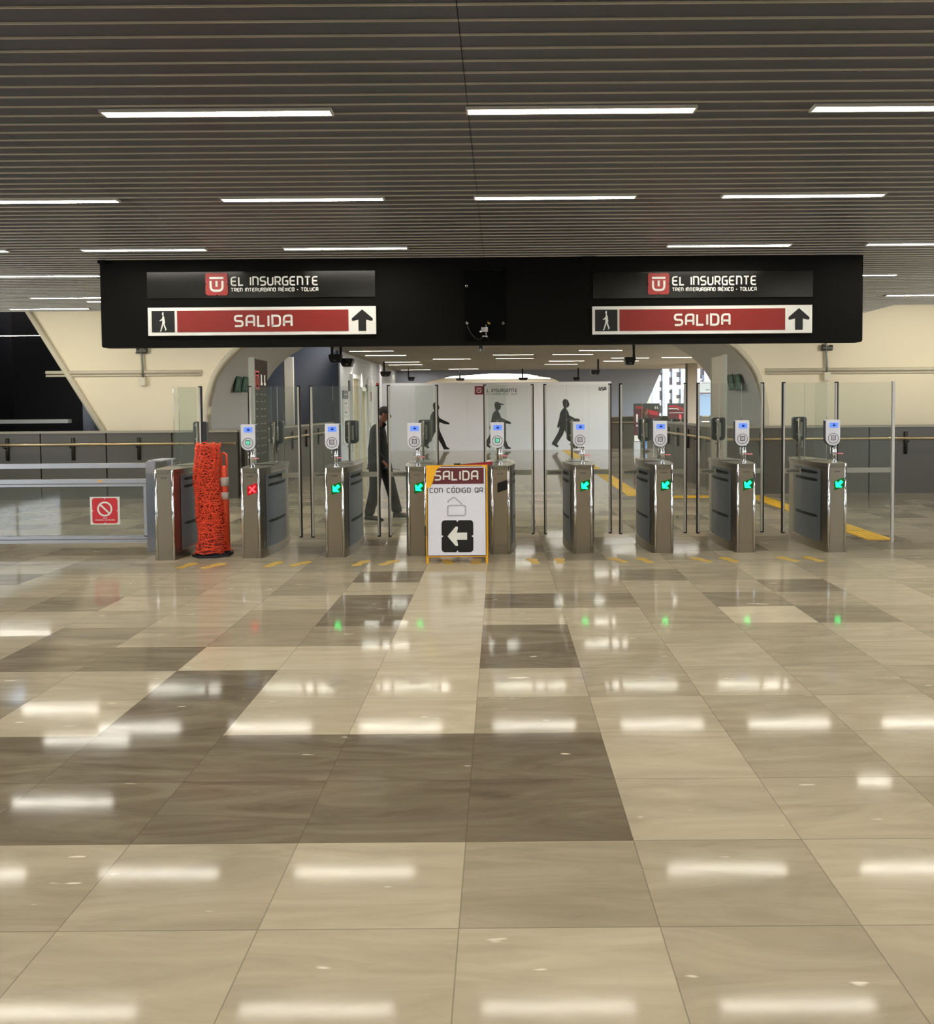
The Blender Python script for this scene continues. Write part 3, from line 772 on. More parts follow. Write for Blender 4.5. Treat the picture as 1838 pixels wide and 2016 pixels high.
def leaf_post(s):
    def f():
        m = MB(); y = .572 if s < 0 else .612
        m.box(s*.377,s*.397,y-.008,y+.018,.14,1.925); return m
    return f
def leaf_gasket(s):
    def f():
        m = MB(); y = .572 if s < 0 else .612
        m.box(s*.3975,s*.411,y-.01,y+.02,.125,1.94); m.box(s*.375,s*.3975,y-.01,y+.02,1.926,1.94); m.box(s*.375,s*.3975,y-.01,y+.02,.125,.139); return m
    return f
def leaf_film(s):
    def f():
        m = MB(); y = (.572 if s < 0 else .612)-.0015
        m.add([(min(s*.14,s*.377),y,.845),(max(s*.14,s*.377),y,.845),(max(s*.14,s*.377),y,.905),(min(s*.14,s*.377),y,.905)], [(0,1,2,3)]); return m
    return f
def leaf_text():
    m = MB(); text(m,'GUNNEBO',-.35,-.2,.859,.03,.569,.16); return m
def pole(y):
    def f():
        m = MB(); sgn = -1 if y < .5 else 1
        m.tube([(-.006*sgn*-1,y,GH),(-.006*sgn*-1,y,1.25)], .012, 12); m.tube([(.018,y,GH),(.018,y,1.25)], .009, 12)
        m.cyl((.006,y), .034, GH, GH+.006, 20)
        m.tube([(-.042,y-.01*sgn*-1,1.22),(-.042,y,1.115),(-.006,y,1.115)], .004, 6); return m
    return f
RX = -.03
def reader_poly(w=.076, z0=1.205, z1=1.492):
    pts = [(RX-w,z1,.012),(RX+w,z1,.012)]
    p = [(RX+w, z1-.008),(RX+w-.008, z1),(RX-w+.008, z1),(RX-w, z1-.008)]
    arc = circ(RX, z0+w*.95, w, 15, PI, 2*PI); arc = [(a, z0+(b-(z0+w*.95))*.95+w*.95) for a, b in arc]
    return p+arc
def g_reader_shell(): return MB().prism(reader_poly(.074), .055, .13, 'y', smooth=False)
def g_reader_face():
    m = MB(); m.prism(reader_poly(.077), .035, .058, 'y'); 
    m.box(RX-.075,RX+.075,.0365,.11,1.485,1.4945); return m
def g_screen(): return MB().box(RX-.043,RX+.053,.0325,.036,1.405,1.462)
def g_screen_ink():
    m = MB(); m.flat([(RX-.008,1.423),(RX+.022,1.423),(RX+.022,1.442),(RX-.008,1.442)], .0315); m.flat([(RX-.005,1.45),(RX+.018,1.45),(RX+.018,1.455),(RX-.005,1.455)], .0315); return m
def g_ring():
    m = MB(); m.ribbon(circ(RX,1.285,.056,30), .006, .0335, closed=True); return m
def g_badge():
    m = MB(); c = 1.29
    m.ribbon([(RX-.023,c-.023),(RX+.023,c-.023),(RX+.023,c+.023),(RX-.023,c+.023)], .008, .0325, closed=True)
    u_logo(m, RX, c, .034, .0325); m.box(RX-.006,RX+.006,.0325,.034,1.243,1.247); return m
def g_badge_lit():
    m = MB(); c = 1.29; m.flat([(RX-.028,c-.028),(RX+.028,c-.028),(RX+.028,c+.028),(RX-.028,c+.028)], .0332); return m
def g_disc():
    m = MB(); m.prism([(.056+.03*math.cos(a*PI/10), .045+.03*math.sin(a*PI/10)) for a in range(20)], 1.108, 1.116, 'z'); m.tube([(.018,.06,1.112),(.04,.05,1.112)], .003, 6); return m
def g_pad():
    m = MB(); m.prism(rnd_poly([(-.09,1.225,.055),(.075,1.225,.055),(.075,1.515,.03),(-.09,1.515,.03)], 0), GL_LEN-.10, GL_LEN-.035, 'y'); return m
def g_padstrip(): return MB().box(-.005,.02,GL_LEN-.112,GL_LEN-.1,1.27,1.45)
def g_rpole():
    m = MB(); m.tube([(-.03,GL_LEN-.13,GH),(-.03,GL_LEN-.13,1.50)], .014, 12); m.cyl((-.03,GL_LEN-.13),.045,GH,GH+.006,20)
    for z in (1.47,1.3,1.19): m.tube([(-.055,GL_LEN-.13,z),(-.03,GL_LEN-.1,z)], .009, 8)
    m.tube([(.012,GL_LEN-.12,1.22),(.012,GL_LEN-.12,1.13),(-.03,GL_LEN-.13,1.13)], .004, 6); return m

gates = [
 (326.5,1103,'none',None,'open','blank steel ticket gate without display, left end, behind the orange net roll',False),
 (495.5,1099,'red','open','closed','ticket gate showing a red cross, first right of the orange net roll',True),
 (660.5,1097,'green','closed','closed','ticket gate with green arrow just left of the dark-clothed walking person',False),
 (822.5,1094.5,'green','closed','open','ticket gate with green arrow partly covered by the left side of the yellow A-frame sign',False),
 (985.5,1091,'off','open','closed','ticket gate with a black unlit display right beside the A-frame sign',True),
 (1148,1089.5,'green','closed','closed','ticket gate with green arrow in front of the bareheaded walking silhouette',False),
 (1306,1089,'green','closed','closed','ticket gate with green arrow in front of the small red posters',False),
 (1467.5,1087.5,'green','closed','closed','ticket gate with green arrow, second from the right end of the row',False),
 (1646,1087,'green','closed','part','ticket gate with green arrow at the right end of the row',False)]
GPOS = []
for gi,(px,py,disp,ll,rl,lab,lit) in enumerate(gates):
    X,Y = plane_at(px,py,0); GPOS.append((X,Y))
    t = root('ticket_gate', (X,Y,0), lab, 'ticket gate', 'stainless ticket gates in a row')
    part('cabinet', g_body, STEEL, t, key='gbody'); part('plinth', g_plinth, STEEL, t, key='gpl'); 
    cp = part('top_cap', g_cap, CAPM, t, key='gcap'); part('cap_slit', g_slit, SLOT, cp, key='gslit')
    part('seam', g_seam, SLOT, t, key='gseam')
    for s,nm in ((-1,'l'),(1,'r')):
        sp = part('side_panel', g_side(s), STEELD, t, key='gside'+nm)
        for z in (.885,.80,.385):
            part('vent_slot', g_slot(s,z,.15,.66), SLOT, sp, key='gslot%s%.2f'%(nm,z))
    fp = part('front_panel', g_front, STEEL, t, key='gfront'); part('maker_lettering', g_plate, INK, fp, key='gplate')
    for s in (-1,1): part('corner_trim', g_trim(s), CHROME, t, key='gtrim%d'%s)
    gp = part('fixed_pane', g_pane, [GLASS], t, key='gpane')
    if disp != 'none':
        ds = part('display', (lambda: MB().prism(g_disp(), -.009, -.006, 'y')), {'red':REDB,'green':GRNB,'off':SLOT}[disp], t, key='gdisp'+disp,
                  label={'red':'red lit display','green':'green lit display','off':'black unlit display'}[disp])
        if disp == 'green':
            def f(): return MB().flat(arrow(.018,.772,.098,PI*.75), -.0105)
            part('arrow_light', f, GRN, ds, key='garrow')
        if disp == 'red':
            def f():
                m = MB(); c=(.022,.772); q=.033
                m.ribbon([(c[0]-q,c[1]-q-.006),(c[0]+q,c[1]+q+.006)], .018, -.0105); m.ribbon([(c[0]-q,c[1]+q-.002),(c[0]+q,c[1]-q+.002)], .018, -.0107); return m
            part('cross_light', f, REDL, ds, key='gcross')
        part('reader_pole', pole(.085), CHROME, t, key='gpole')
        rd = part('card_reader', g_reader_face, READ, t, key='grface')
        part('reader_back', g_reader_shell, READD, rd, key='grshell'); part('screen', g_screen, SCREEN, rd, key='gscr'); part('screen_figures', g_screen_ink, LCDINK, rd, key='gscri')
        part('target_ring', g_ring, INKD, rd, key='gring')
        if lit: part('lit_square', g_badge_lit, BADGEG, rd, key='gblit', label='glowing green square')
        part('u_emblem', g_badge, INKD, rd, key='gbadge')
        part('pink_tag', g_disc, PINK, t, key='gdisc')
    part('rear_pole', g_rpole, STEEL, t, key='grpole'); pd = part('rear_reader', g_pad, GREYP, t, key='gpad'); part('reader_strip', g_padstrip, FROST, pd, key='gpadst')
    for s,st in ((-1,ll),(1,rl)):
        if not st: continue
        lf = part('glass_leaf', leaf_glass(s), GLASS, t, key='gleaf%d'%s)
        sl = {'closed':0,'open':.215,'part':.135}[st]; lf.location = (-s*sl, 0, 0)
        part('leaf_post', leaf_post(s), POSTW, lf, key='glp%d'%s); part('leaf_gasket', leaf_gasket(s), GASKET, lf, key='glg%d'%s)
        part('frosted_band', leaf_film(s), FROST, lf, key='glf%d'%s)
        if s < 0: part('band_lettering', leaf_text, SIGNBLK, lf, key='gltx')
# fixed glass screen right of the last gate
X8,Y8 = GPOS[8]
t = root('glass_screen', (X8+.6,Y8+.6,0), 'fixed glass screen with frosted band right of the last ticket gate', 'glass screen')
part('pane', MB().box(X8+.28,X8+.92,Y8+.6,Y8+.61,.14,1.93), GLASS, t)
part('frosted_band', MB().box(X8+.29,X8+.91,Y8+.598,Y8+.5995,.845,.905), FROST, t)
part('end_post', MB().box(X8+.92,X8+.95,Y8+.59,Y8+.62,0,1.94), POSTW, t)
for k in (.0,): part('foot_clamp', MB().box(X8+.28,X8+.32,Y8+.585,Y8+.625,0,.2), POSTW, t)

# ============================================================ FOOTPRINTS AND TACTILE STRIPS
def foot_poly(cx, cy, s, ang, mir):
    base = [(-.03,-.13),(.035,-.13),(.048,-.08),(.036,-.02),(.055,.04),(.058,.10),(.03,.135),(-.02,.13),(-.052,.09),(-.05,.03),(-.03,-.03),(-.05,-.09)]
    ca,sa = math.cos(ang),math.sin(ang)
    ps = [(a*mir*s,b*s) for a,b in base]
    ps = rnd_poly(ps, .02, 3)
    return [(cx+a*ca-b*sa, cy+a*sa+b*ca) for a,b in ps]
fw = ['left of the orange net roll base','in front of the orange net roll','right of the red-cross gate, left foot','left of the second gate with arrow, right foot','right of the arrow gate by the walking person, left foot','left of the A-frame sign, right foot',
      'beneath the A-frame sign, left foot','beneath the A-frame sign, right foot','right of the unlit gate, left foot','left of the centre arrow gate, right foot','left foot of the pair before the lane right of centre','right foot of the pair before the lane right of centre',
      'left foot before the lane left of the second gate from the right','right foot beside the second gate from the right','left foot of the rightmost pair','right foot of the rightmost pair']
fp_ = [(368,1114),(420,1114),(539,1111),(591,1110),(711,1109),(765,1108),(882,1106),(936,1106),(1050,1104.5),(1101,1104),(1217,1103),(1268,1103),(1380,1102),(1434,1102),(1550,1101),(1600,1101)]
for k,(px,py) in enumerate(fp_):
    X,Y = plane_at(px,py,0); left = k%2 == 0
    m = MB(); m.prism(foot_poly(X,Y,1.15,(-.4 if px < 800 else (.1 if px < 1150 else .4))+(.08 if left else -.08),-1 if left else 1), .0004, .0022, 'z')
    solo('footprint_sticker', m, YSTICK, 'yellow floor footprint, '+fw[k], 'floor sticker', 'yellow footprints before the gates')
TC = 2.52
def tactile(x0,x1,y0,y1,label):
    m = MB(); m.box(x0,x1,y0,y1,.0006,.006)
    if (y1-y0) > (x1-x0):
        for k in range(4): xx = x0+(x1-x0)*(k+.5)/4; m.box(xx-.018,xx+.018,y0+.01,y1-.01,.006,.011)
    else:
        for k in range(4): yy = y0+(y1-y0)*(k+.5)/4; m.box(x0+.01,x1-.01,yy-.018,yy+.018,.006,.011)
    solo('tactile_strip', m, TACT, label, 'tactile paving')
tactile(TC-.16,TC+.16,14.1,29.3,'yellow ribbed strip running back toward the hoarding')
tactile(TC+.0,4.48,13.72,14.05,'yellow ribbed strip crossing in front of the right parapet')
tactile(4.5,4.82,9.3,14.05,'yellow ribbed strip running forward past the right end gate')

# ============================================================ A-FRAME SIGN
sx0,sy = plane_at(839,1110,0); sx1,_ = plane_at(960,1111,0); sy = 8.08
t = root('a_frame_sign', ((sx0+sx1)/2,sy,0), 'yellow framed A-board reading SALIDA CON CÓDIGO QR with a black left arrow', 'sign')
lean = .09
def fy(z): return sy + lean*z        # front leaf leans back
def bk(z): return sy + .46 - (.46-lean*1.05-.03)*z/1.05
def leafprism(mb, x0,x1,z0,z1,off0,off1,mi=0):
    vs = [(x,fy(z)+o,z) for o in (off0,off1) for z in (z0,z1) for x in (x0,x1)]
    mb.add(vs, [(0,1,3,2),(5,4,6,7),(0,2,6,4),(1,5,7,3),(2,3,7,6),(0,4,5,1)], mi)
zt = 1.045
m = MB(); leafprism(m,sx0,sx0+.022,0,zt,0,.03); leafprism(m,sx1-.022,sx1,0,zt,0,.03); leafprism(m,sx0+.022,sx1-.022,zt-.02,zt,0,.03); leafprism(m,sx0+.022,sx1-.022,.07,.09,0,.03)
part('front_frame', m, YEL, t)
m = MB()
for a,b in ((sx0,sx0+.022),(sx1-.022,sx1)):
    vs = [(x,bk(z)+o,z) for o in (0,.03) for z in (0,zt-.01) for x in (a,b)]
    m.add(vs, [(0,1,3,2),(5,4,6,7),(0,2,6,4),(1,5,7,3),(2,3,7,6),(0,4,5,1)])
vs = [(x,bk(z)+o,z) for o in (.004,.02) for z in (.1,zt-.02) for x in (sx0+.022,sx1-.022)]
m.add(vs, [(0,1,3,2),(5,4,6,7),(0,2,6,4),(1,5,7,3),(2,3,7,6),(0,4,5,1)])
part('rear_frame', m, YEL, t)
b0,b1 = sx0+.014,sx1-.016; bz0,bz1 = .083,1.035
m = MB(); leafprism(m,b0,b1,bz0,bz1,-.008,0); bd = part('board', m, mat('board_edge',(40,38,38),.5), t)
m = MB(); leafprism(m,b0+.006,b1-.006,bz0+.006,bz1-.006,-.0105,-.008); part('board_face', m, mat('board_white',(222,222,232),.4), t)
def onleaf(m):     # bend flat XZ shapes drawn at y=offset onto the leaning leaf
    m.v = [(v[0], fy(v[2])+v[1], v[2]) for v in m.v]; return m
def BX(px): return sx0+(px-839)/(960-839)*(sx1-sx0)
def BZ(py): return (1111-py)/(1111-917)*zt
m = MB(); m.flat([(BX(849),BZ(954)),(BX(953),BZ(954)),(BX(953),BZ(922)),(BX(849),BZ(922))], -.0120); part('maroon_band', onleaf(m), MAROON, t)
m = MB(); text(m,'SALIDA',BX(855),BX(942),BZ(947),BZ(927.5)-BZ(947),-.0135,.16); part('title_lettering', onleaf(m), WHITE, t)
m = MB(); text(m,'CON CÓDIGO QR',BX(846),BX(951.5),BZ(971.5),BZ(961.5)-BZ(971.5),-.0120,.15); part('subtitle_lettering', onleaf(m), SIGNBLK, t)
m = MB(); GREYI = mat('grey_icon',(170,170,178),.5)
m.ribbon(rnd_poly([(BX(881.5),BZ(1016)),(BX(881.5),BZ(998)),(BX(884),BZ(998)),(BX(884),BZ(996.5)),(BX(914),BZ(996.5)),(BX(914),BZ(998)),(BX(916.5),BZ(998)),(BX(916.5),BZ(1014)),(BX(914),BZ(1016.5)),(BX(884),BZ(1016.5))],.004), .015, -.0120, closed=True)
m.ribbon([(BX(883),BZ(991)),(BX(882),BZ(988)),(BX(893),BZ(980.5)),(BX(896),BZ(981.5)),(BX(910),BZ(994.5))], .014, -.0121)
part('ticket_icon', onleaf(m), GREYI, t)
cx,cz = BX(900.5),BZ(1057); m = MB(); sq = BX(931.5)-BX(869)
m.flat(badge_shape(cx,cz,sq,.06), -.0120); part('arrow_tile', onleaf(m), SIGNBLK, t)
m = MB(); m.flat(arrow(cx-.002,cz,sq*.62,PI/2), -.0135); part('left_arrow', onleaf(m), WHITE, t)
m = MB(); YF_ = mat('yellow_tape',(240,176,30),.4)
m.flat([(BX(839.5),BZ(918)),(BX(870),BZ(917.5)),(BX(859),BZ(926)),(BX(853),BZ(948)),(BX(848),BZ(960)),(BX(839.5),BZ(962))], -.0155)
part('yellow_tape', onleaf(m), YF_, t, 'yellow tape over the top left corner')
m = MB(); m.flat([(BX(949),BZ(917.5)),(BX(959.5),BZ(917.5)),(BX(959.5),BZ(926)),(BX(954),BZ(921))], -.0155)
part('yellow_tape', onleaf(m), YF_, t, 'yellow tape on the top right corner')
m = MB(); m.box(BX(836),BX(838.8),sy-.004,sy+.02,BZ(1055),BZ(1036)); part('hinge_clip', m, GREYP, t)
# belt stanchion behind it
bx_,bz_ = at(900,914,8.98)
t = root('belt_stanchion', (bx_,8.98,0), 'black belt post hidden behind the A-frame sign with a red belt pulled to the right', 'barrier post')
part('base', MB().cyl((bx_,8.98),.16,0,.025,28,r2=.15), RUBBER, t); part('post', MB().cyl((bx_,8.98),.025,.02,.93,16), BLACK, t)
part('head', MB().cyl((bx_,8.98),.042,.93,bz_+.012,20), BLACK, t)
m = MB(); x4,y4 = GPOS[4]
m.add([(bx_+.03,8.95,bz_-.03),(x4-.09,y4+.16,GH-.005),(x4-.09,y4+.16,GH+.038),(bx_+.03,8.95,bz_+.002),(bx_+.03,8.953,bz_-.03),(x4-.09,y4+.163,GH-.005),(x4-.09,y4+.163,GH+.038),(bx_+.03,8.953,bz_+.002)],
      [(0,1,2,3),(7,6,5,4),(3,2,6,7),(0,4,5,1)])
part('red_belt', m, mat('belt_red',(150,18,34),.6), t)

# ============================================================ ORANGE NET ROLL ON DELINEATOR
bx,by = plane_at(419,1093,0)
t = root('delineator_post', (bx,by,0), 'orange plastic delineator with white bands on a black rubber base', 'traffic post')
m = MB(); m.prism([(bx+.225*math.cos(PI/8+k*PI/4), by+.2*math.sin(PI/8+k*PI/4)) for k in range(8)], 0, .03, 'z'); m.prism([(bx+.18*math.cos(PI/8+k*PI/4), by+.16*math.sin(PI/8+k*PI/4)) for k in range(8)], .03, .05, 'z')
part('rubber_base', m, RUBBER, t)
px_ = bx+.135; py_ = by+.03
m = MB(); m.tube([(px_,py_,.05),(px_,py_,.60),(px_,py_,.62),(px_,py_,.99),(px_,py_,1.02)], [.055,.05,.046,.042,.02], 18); part('post', m, ORPOST, t)
for z0,z1 in ((.64,.72),(.79,.89)): part('white_band', MB().cyl((px_,py_),.049,z0,z1,20), mat('reflective_white',(214,206,200),.35), t)
m = MB(); m.tube([(px_-.03,py_,1.0),(px_-.028,py_,1.14),(px_-.0,py_,1.17),(px_+.03,py_,1.15),(px_+.032,py_,1.0)], .014, 8); part('handle', m, ORPOST, t)
rb = random.Random(3)
t = root('net_roll', (bx-.01,by,.05), 'bulky roll of tangled orange plastic netting standing upright', 'safety net roll')
zt_ = 1.30-.01
def rad(z,a): 
    f = (z-.05)/(zt_-.05)
    return .155-.032*f + .012*math.sin(3*a+z*5)+ .007*math.sin(7*a-z*11) + (.02 if f<.08 else 0)
def cen(z): f=(z-.05)/1.25; return (bx-.018+.022*(1-f)*.8+.012*math.sin(z*5), by-.05+.01*math.sin(z*4))
m = MB(); rows_=26; nn=28; vs=[]
for i in range(rows_+1):
    z = .05+(zt_-.09)*i/rows_; c = cen(z)
    for j in range(nn):
        a = 2*PI*j/nn; r_ = rad(z,a)-.022; vs.append((c[0]+r_*math.cos(a), c[1]+r_*math.sin(a), z))
fs = [(i*nn+j, i*nn+(j+1)%nn, (i+1)*nn+(j+1)%nn, (i+1)*nn+j) for i in range(rows_) for j in range(nn)]
fs.append(tuple(rows_*nn+j for j in range(nn)))
m.add(vs, fs, 0, True); part('inner_layers', m, ORCORE, t)
m = MB()
for i in range(84):            # wrapped horizontal strands
    z0 = .052+(zt_-.06)*i/83; ph = rb.random()*6; amp = rb.uniform(.005,.018); k = rb.choice((2,3,5,7)); tilt = rb.uniform(-.012,.012)
    if rb.random() < .12: tilt = rb.uniform(-.07,.07)
    pts = []
    for j in range(34):
        a = 2*PI*j/34; z = z0+amp*math.sin(k*a+ph)+tilt*math.cos(a+ph)+rb.uniform(-.004,.004); z = min(max(z,.052),zt_+.012)
        r_ = rad(z,a)+rb.uniform(-.018,.012); c = cen(z); pts.append((c[0]+r_*math.cos(a), c[1]+r_*math.sin(a), z))
    m.tube(pts, rb.uniform(.0022,.0042), 4, closed=True)
part('wrapped_strands', m, ORANGE, t)
m = MB()
for i in range(95):             # crossing zigzag strands
    a = 2*PI*i/95+rb.uniform(-.03,.03); z = .055+rb.random()*.25; pts = []
    while z < zt_-.01:
        r_ = rad(z,a)+rb.uniform(-.013,.007); c = cen(z); pts.append((c[0]+r_*math.cos(a), c[1]+r_*math.sin(a), z))
        z += rb.uniform(.014,.032); a += rb.uniform(-.2,.2)
    m.tube(pts, rb.uniform(.0015,.0026), 4)
part('crossing_strands', m, ORANGE, t)
for i in range(26):             # loose ends
    m = MB()
    a = rb.uniform(0,2*PI); z = rb.choice((rb.uniform(.06,.2),rb.uniform(.3,1.28))); c = cen(z); pts = []
    L_ = rb.uniform(.02,.05) if z > .2 else rb.uniform(.05,.11)
    for j in range(5):
        f = j/4; r_ = rad(z,a)+L_*f; aa = a+f*rb.uniform(-.3,.3); pts.append((c[0]+r_*math.cos(aa), c[1]+r_*math.sin(aa), max(.056, z-.04*f*f*(1 if z<.3 else .3)+rb.uniform(-.006,.006))))
    m.tube(pts, .0019, 4); part('loose_end', m, ORANGE, t)

# ============================================================ GREY FENCE GATE AT LEFT
YFN = 8.93
def fx(px): return at(px,1000,YFN)[0]
def fz(py,px=230): return at(px,py,YFN)[1]
xl = -7.3
t = root('fence_gate', ((xl+fx(300))/2,YFN,0), 'light grey metal railing with glass panel and a red no-entry sticker', 'fence')
m = MB(); m.box(xl,fx(293),YFN-.03,YFN+.03,fz(921),fz(912)); m.box(xl,fx(293),YFN-.03,YFN+.03,fz(951),fz(943)); part('top_rails', m, FENCE, t)
m = MB(); xi = fx(289)
m.box(xl,fx(293),YFN-.035,YFN+.025,fz(957),fz(952.5)); m.box(xi-.02,fx(292.5),YFN-.035,YFN+.025,fz(1056),fz(957)); m.box(xl,fx(293),YFN-.035,YFN+.025,fz(1060),fz(1054)); part('leaf_frame', m, FENCE, t)
part('bottom_rail', MB().box(xl,fx(295),YFN-.03,YFN+.03,fz(1068),fz(1061.5)), FENCE, t)
part('glass_panel', MB().box(xl,xi-.02,YFN-.006,YFN+.004,fz(1054),fz(957)), CLEAR, t)
m = MB(); m.prism([(fx(293),YFN-.06),(fx(304.5),YFN+.02),(fx(304.5),YFN+.06),(fx(293),YFN+.05)], 0, fz(909), 'z'); part('end_post', m, FENCE, t)
for z in (1073,1035,993,): part('hinge', MB().box(fx(290),fx(293.5),YFN-.05,YFN-.034,fz(z)-.0,fz(z)+.03), CHROME, t)
m = MB(); m.box(fx(309),fx(317),YFN+.3,YFN+.36,0,fz(909)); m.box(fx(293),fx(321),YFN+.0,YFN+.37,fz(909),fz(906.5)); part('rear_post', m, FENCE, t)
part('yellow_label', MB().box(fx(197),fx(205),YFN-.0315,YFN-.03,fz(948),fz(945)), YEL, t)
# sticker
a,z0 = at(178,1033,YFN-.01); b,z1 = at(235,978,YFN-.01); cx,cz = (a+b)/2,(z0+z1)/2; s = b-a
st = part('sticker', MB().box(a,b,YFN-.009,YFN-.0065,z0,z1), WHITE, t, 'white square sticker with red prohibition sign')
part('red_field', MB().flat(badge_shape(cx,cz,s*.86,.05), YFN-.0105), mat('sticker_red',(206,44,52),.5), st)
m = MB(); cc=(cx+.0,cz+s*.06); r_ = s*.225; m.ribbon(circ(cc[0],cc[1],r_,36), s*.058, YFN-.012, closed=True); m.ribbon([(cc[0]-r_*.72,cc[1]+r_*.72),(cc[0]+r_*.72,cc[1]-r_*.72)], s*.058, YFN-.0122)
part('prohibition_ring', m, WHITE, st)
m = MB(); text(m,'SOLO',cx-s*.07,cx+s*.07,cz-s*.27,s*.04,YFN-.012,.2); text(m,'PERSONAL AUTORIZADO',cx-s*.33,cx+s*.33,cz-s*.335,s*.04,YFN-.012,.2); part('sticker_lettering', m, WHITE, st)
solo('fence_post', MB().box(xl-.06,xl,YFN-.04,YFN+.04,0,1.02), FENCE, 'grey end post of the railing at the far left', 'post')

# ============================================================ THINGS ALONG THE ARCH
def totem(X, y0, y1, ztop, dark, name, label):
    t = root(name, (X,(y0+y1)/2,0), label, 'sign')
    if dark:
        part('panel', MB().box(X-.03,X+.03,y0,y1,.1,ztop), mat('totem_brown',(62,54,48),.9,spec=.05), t)
        part('edge_strip', MB().box(X-.06,X+.04,y0-.03,y0,.0,ztop+.02), FROST, t)
        def P(m, a, b, z0, z1): m.add([(X+.032,y0+a,z0),(X+.032,y0+b,z0),(X+.032,y0+b,z1),(X+.032,y0+a,z1)], [(0,1,2,3)])
        m = MB(); P(m,.05,.27,ztop-.53,ztop-.2); part('emblem_tile', m, BADGE, t)
        m = MB(); P(m,.09,.23,ztop-.27,ztop-.235); P(m,.1,.13,ztop-.48,ztop-.29); P(m,.19,.22,ztop-.48,ztop-.29); P(m,.1,.22,ztop-.49,ztop-.455)
        P(m,.36,.42,ztop-.40,ztop-.26); P(m,.34,.45,ztop-.45,ztop-.40); P(m,.55,.61,ztop-.40,ztop-.26); P(m,.53,.64,ztop-.45,ztop-.40)
        part('emblem_mark', m, WHITE, t)
        m = MB()
        for k in range(9):
            for q in (.07,.33,.5): P(m,q,q+.11,ztop-.62-k*.13,ztop-.60-k*.13)
        part('small_print', m, mat('totem_print',(120,116,108),.8), t)
    else:
        part('panel', MB().box(X-.02,X+.02,y0,y1,.1,ztop), mat('totem_back',(150,142,124),.4), t)
        part('edge_strip', MB().box(X-.035,X+.035,y0-.03,y0,0,ztop+.01).box(X-.03,X+.03,y1,y1+.02,0,ztop), FROST, t)
        m = MB()
        for k in range(2): m.box(X-.022,X-.0205,y0+.1,y1-.1,1.16+k*.07,1.2+k*.07)
        part('small_print', m, INK, t)
_,zt = at(497,706,13.2); xt = at(497,750,13.2)[0]; totem(xt,13.2,13.95,zt,True,'information_totem','tall brown information totem with red emblem left of the passage')
_,zt = at(1426,699,13.2); xt = at(1426,750,13.2)[0]; totem(xt,13.2,13.95,zt,False,'glass_totem','tall pale beige totem panel seen from its side right of the passage')
# white banner column left
x0,zt = at(560,703,21.3); x1,_ = at(577,703,21.3)
t = root('banner_column', ((x0+x1)/2,21.3,0), 'narrow off-white column panel in front of the slate wall', 'column')
part('panel', MB().box(x0,x1,21.25,21.35,0,zt), mat('banner_white',(196,194,182),.6,noise=.1,nscale=4), t); part('side_strip', MB().box(x0-.05,x0,21.27,21.33,0,zt-.15), mat('banner_side',(112,106,100),.6), t)
# exit signs on the vault
def exit_plate(px0, px1, side, where):
    X = (-5.62 if side < 0 else 5.02); 
    ya, yb = sorted((X*F/(px0-985), X*F/(px1-985))); cpx = (px0+px1)/2; Ym = (ya+yb)/2
    zc = at(cpx, 757 if side < 0 else 753, Ym)[1]
    t = root('exit_plate', (X,Ym,zc-.15), 'green emergency exit plate on the vault, '+where, 'sign')
    tilt = .06*side
    part('plate', MB().prism([(X,zc-.17),(X+.015*-side,zc-.17),(X+.015*-side-tilt,zc+.17),(X-tilt,zc+.17)] if False else [(X+side*.03,zc-.17),(X+side*.015,zc-.17),(X-side*.045,zc+.17),(X-side*.03,zc+.17)], ya+.01, yb-.01, 'y'), GREENS, t)
    m = MB(); s = side
    def q(a,b,c,d): 
        xx = lambda z: X+s*.012-(z-(zc-.17))/.34*s*.06-s*.002
        m.add([(xx(c),a,c),(xx(c),b,c),(xx(d),b,d),(xx(d),a,d)], [(0,1,2,3)])
    L_=yb-ya; q(ya+L_*.2,ya+L_*.36,zc-.12,zc+.12); q(ya+L_*.45,ya+L_*.58,zc-.05,zc+.1); q(ya+L_*.65,ya+L_*.8,zc-.12,zc-.06)
    part('pictogram', m, mat('pale_green',(96,130,108),.5), t)
exit_plate(464,476,-1,'left side, nearer of the pair'); exit_plate(478,490,-1,'left side, farther of the pair')
exit_plate(1459,1447,1,'right side, nearer of the pair'); exit_plate(1445,1433,1,'right side, farther of the pair')
# wall conduits with boxes
for px,pyb,boxy,where in ((281,692,751,'left cream wall'),(1627,686,741,'right cream wall')):
    x,zb_ = at(px,boxy,YW-.05); _,zd = at(px,pyb,YW-.05)
    t = root('wall_conduit', (x,YW-.04,zb_), 'thin steel conduit with junction box on the '+where, 'conduit')
    part('pipe', MB().tube([(x-.02,YW-.05,3.9),(x-.02,YW-.05,zd),(x+.0,YW-.05,zd-.3),(x+.0,YW-.05,zb_)], .022, 8), mat('conduit_grey',(128,126,118),.4,.5), t)
    part('junction_box', MB().prism(rnd_poly([(x-.06,zb_-.08),(x+.06,zb_-.08),(x+.06,zb_+.08),(x-.06,zb_+.08)],.012), YW-.09, YW-.0, 'y'), mat('box_cream',(212,204,180),.5), t)
    m = MB(); m.box(x-.1,x+.1,YW-.09,YW-.03,zd-.015,zd+.03); m.tube([(x-.12,YW-.06,zd-.03),(x+.1,YW-.06,zd-.03)], .014, 6); m.tube([(x-.1,YW-.06,zd+.05),(x-.06,YW-.06,zd+.05)], .03, 8); m.tube([(x+.05,YW-.06,zd+.04),(x+.1,YW-.06,zd+.04)], .03, 8)
    part('clamp', m, mat('clamp_dark',(70,68,62),.5,.4), t)

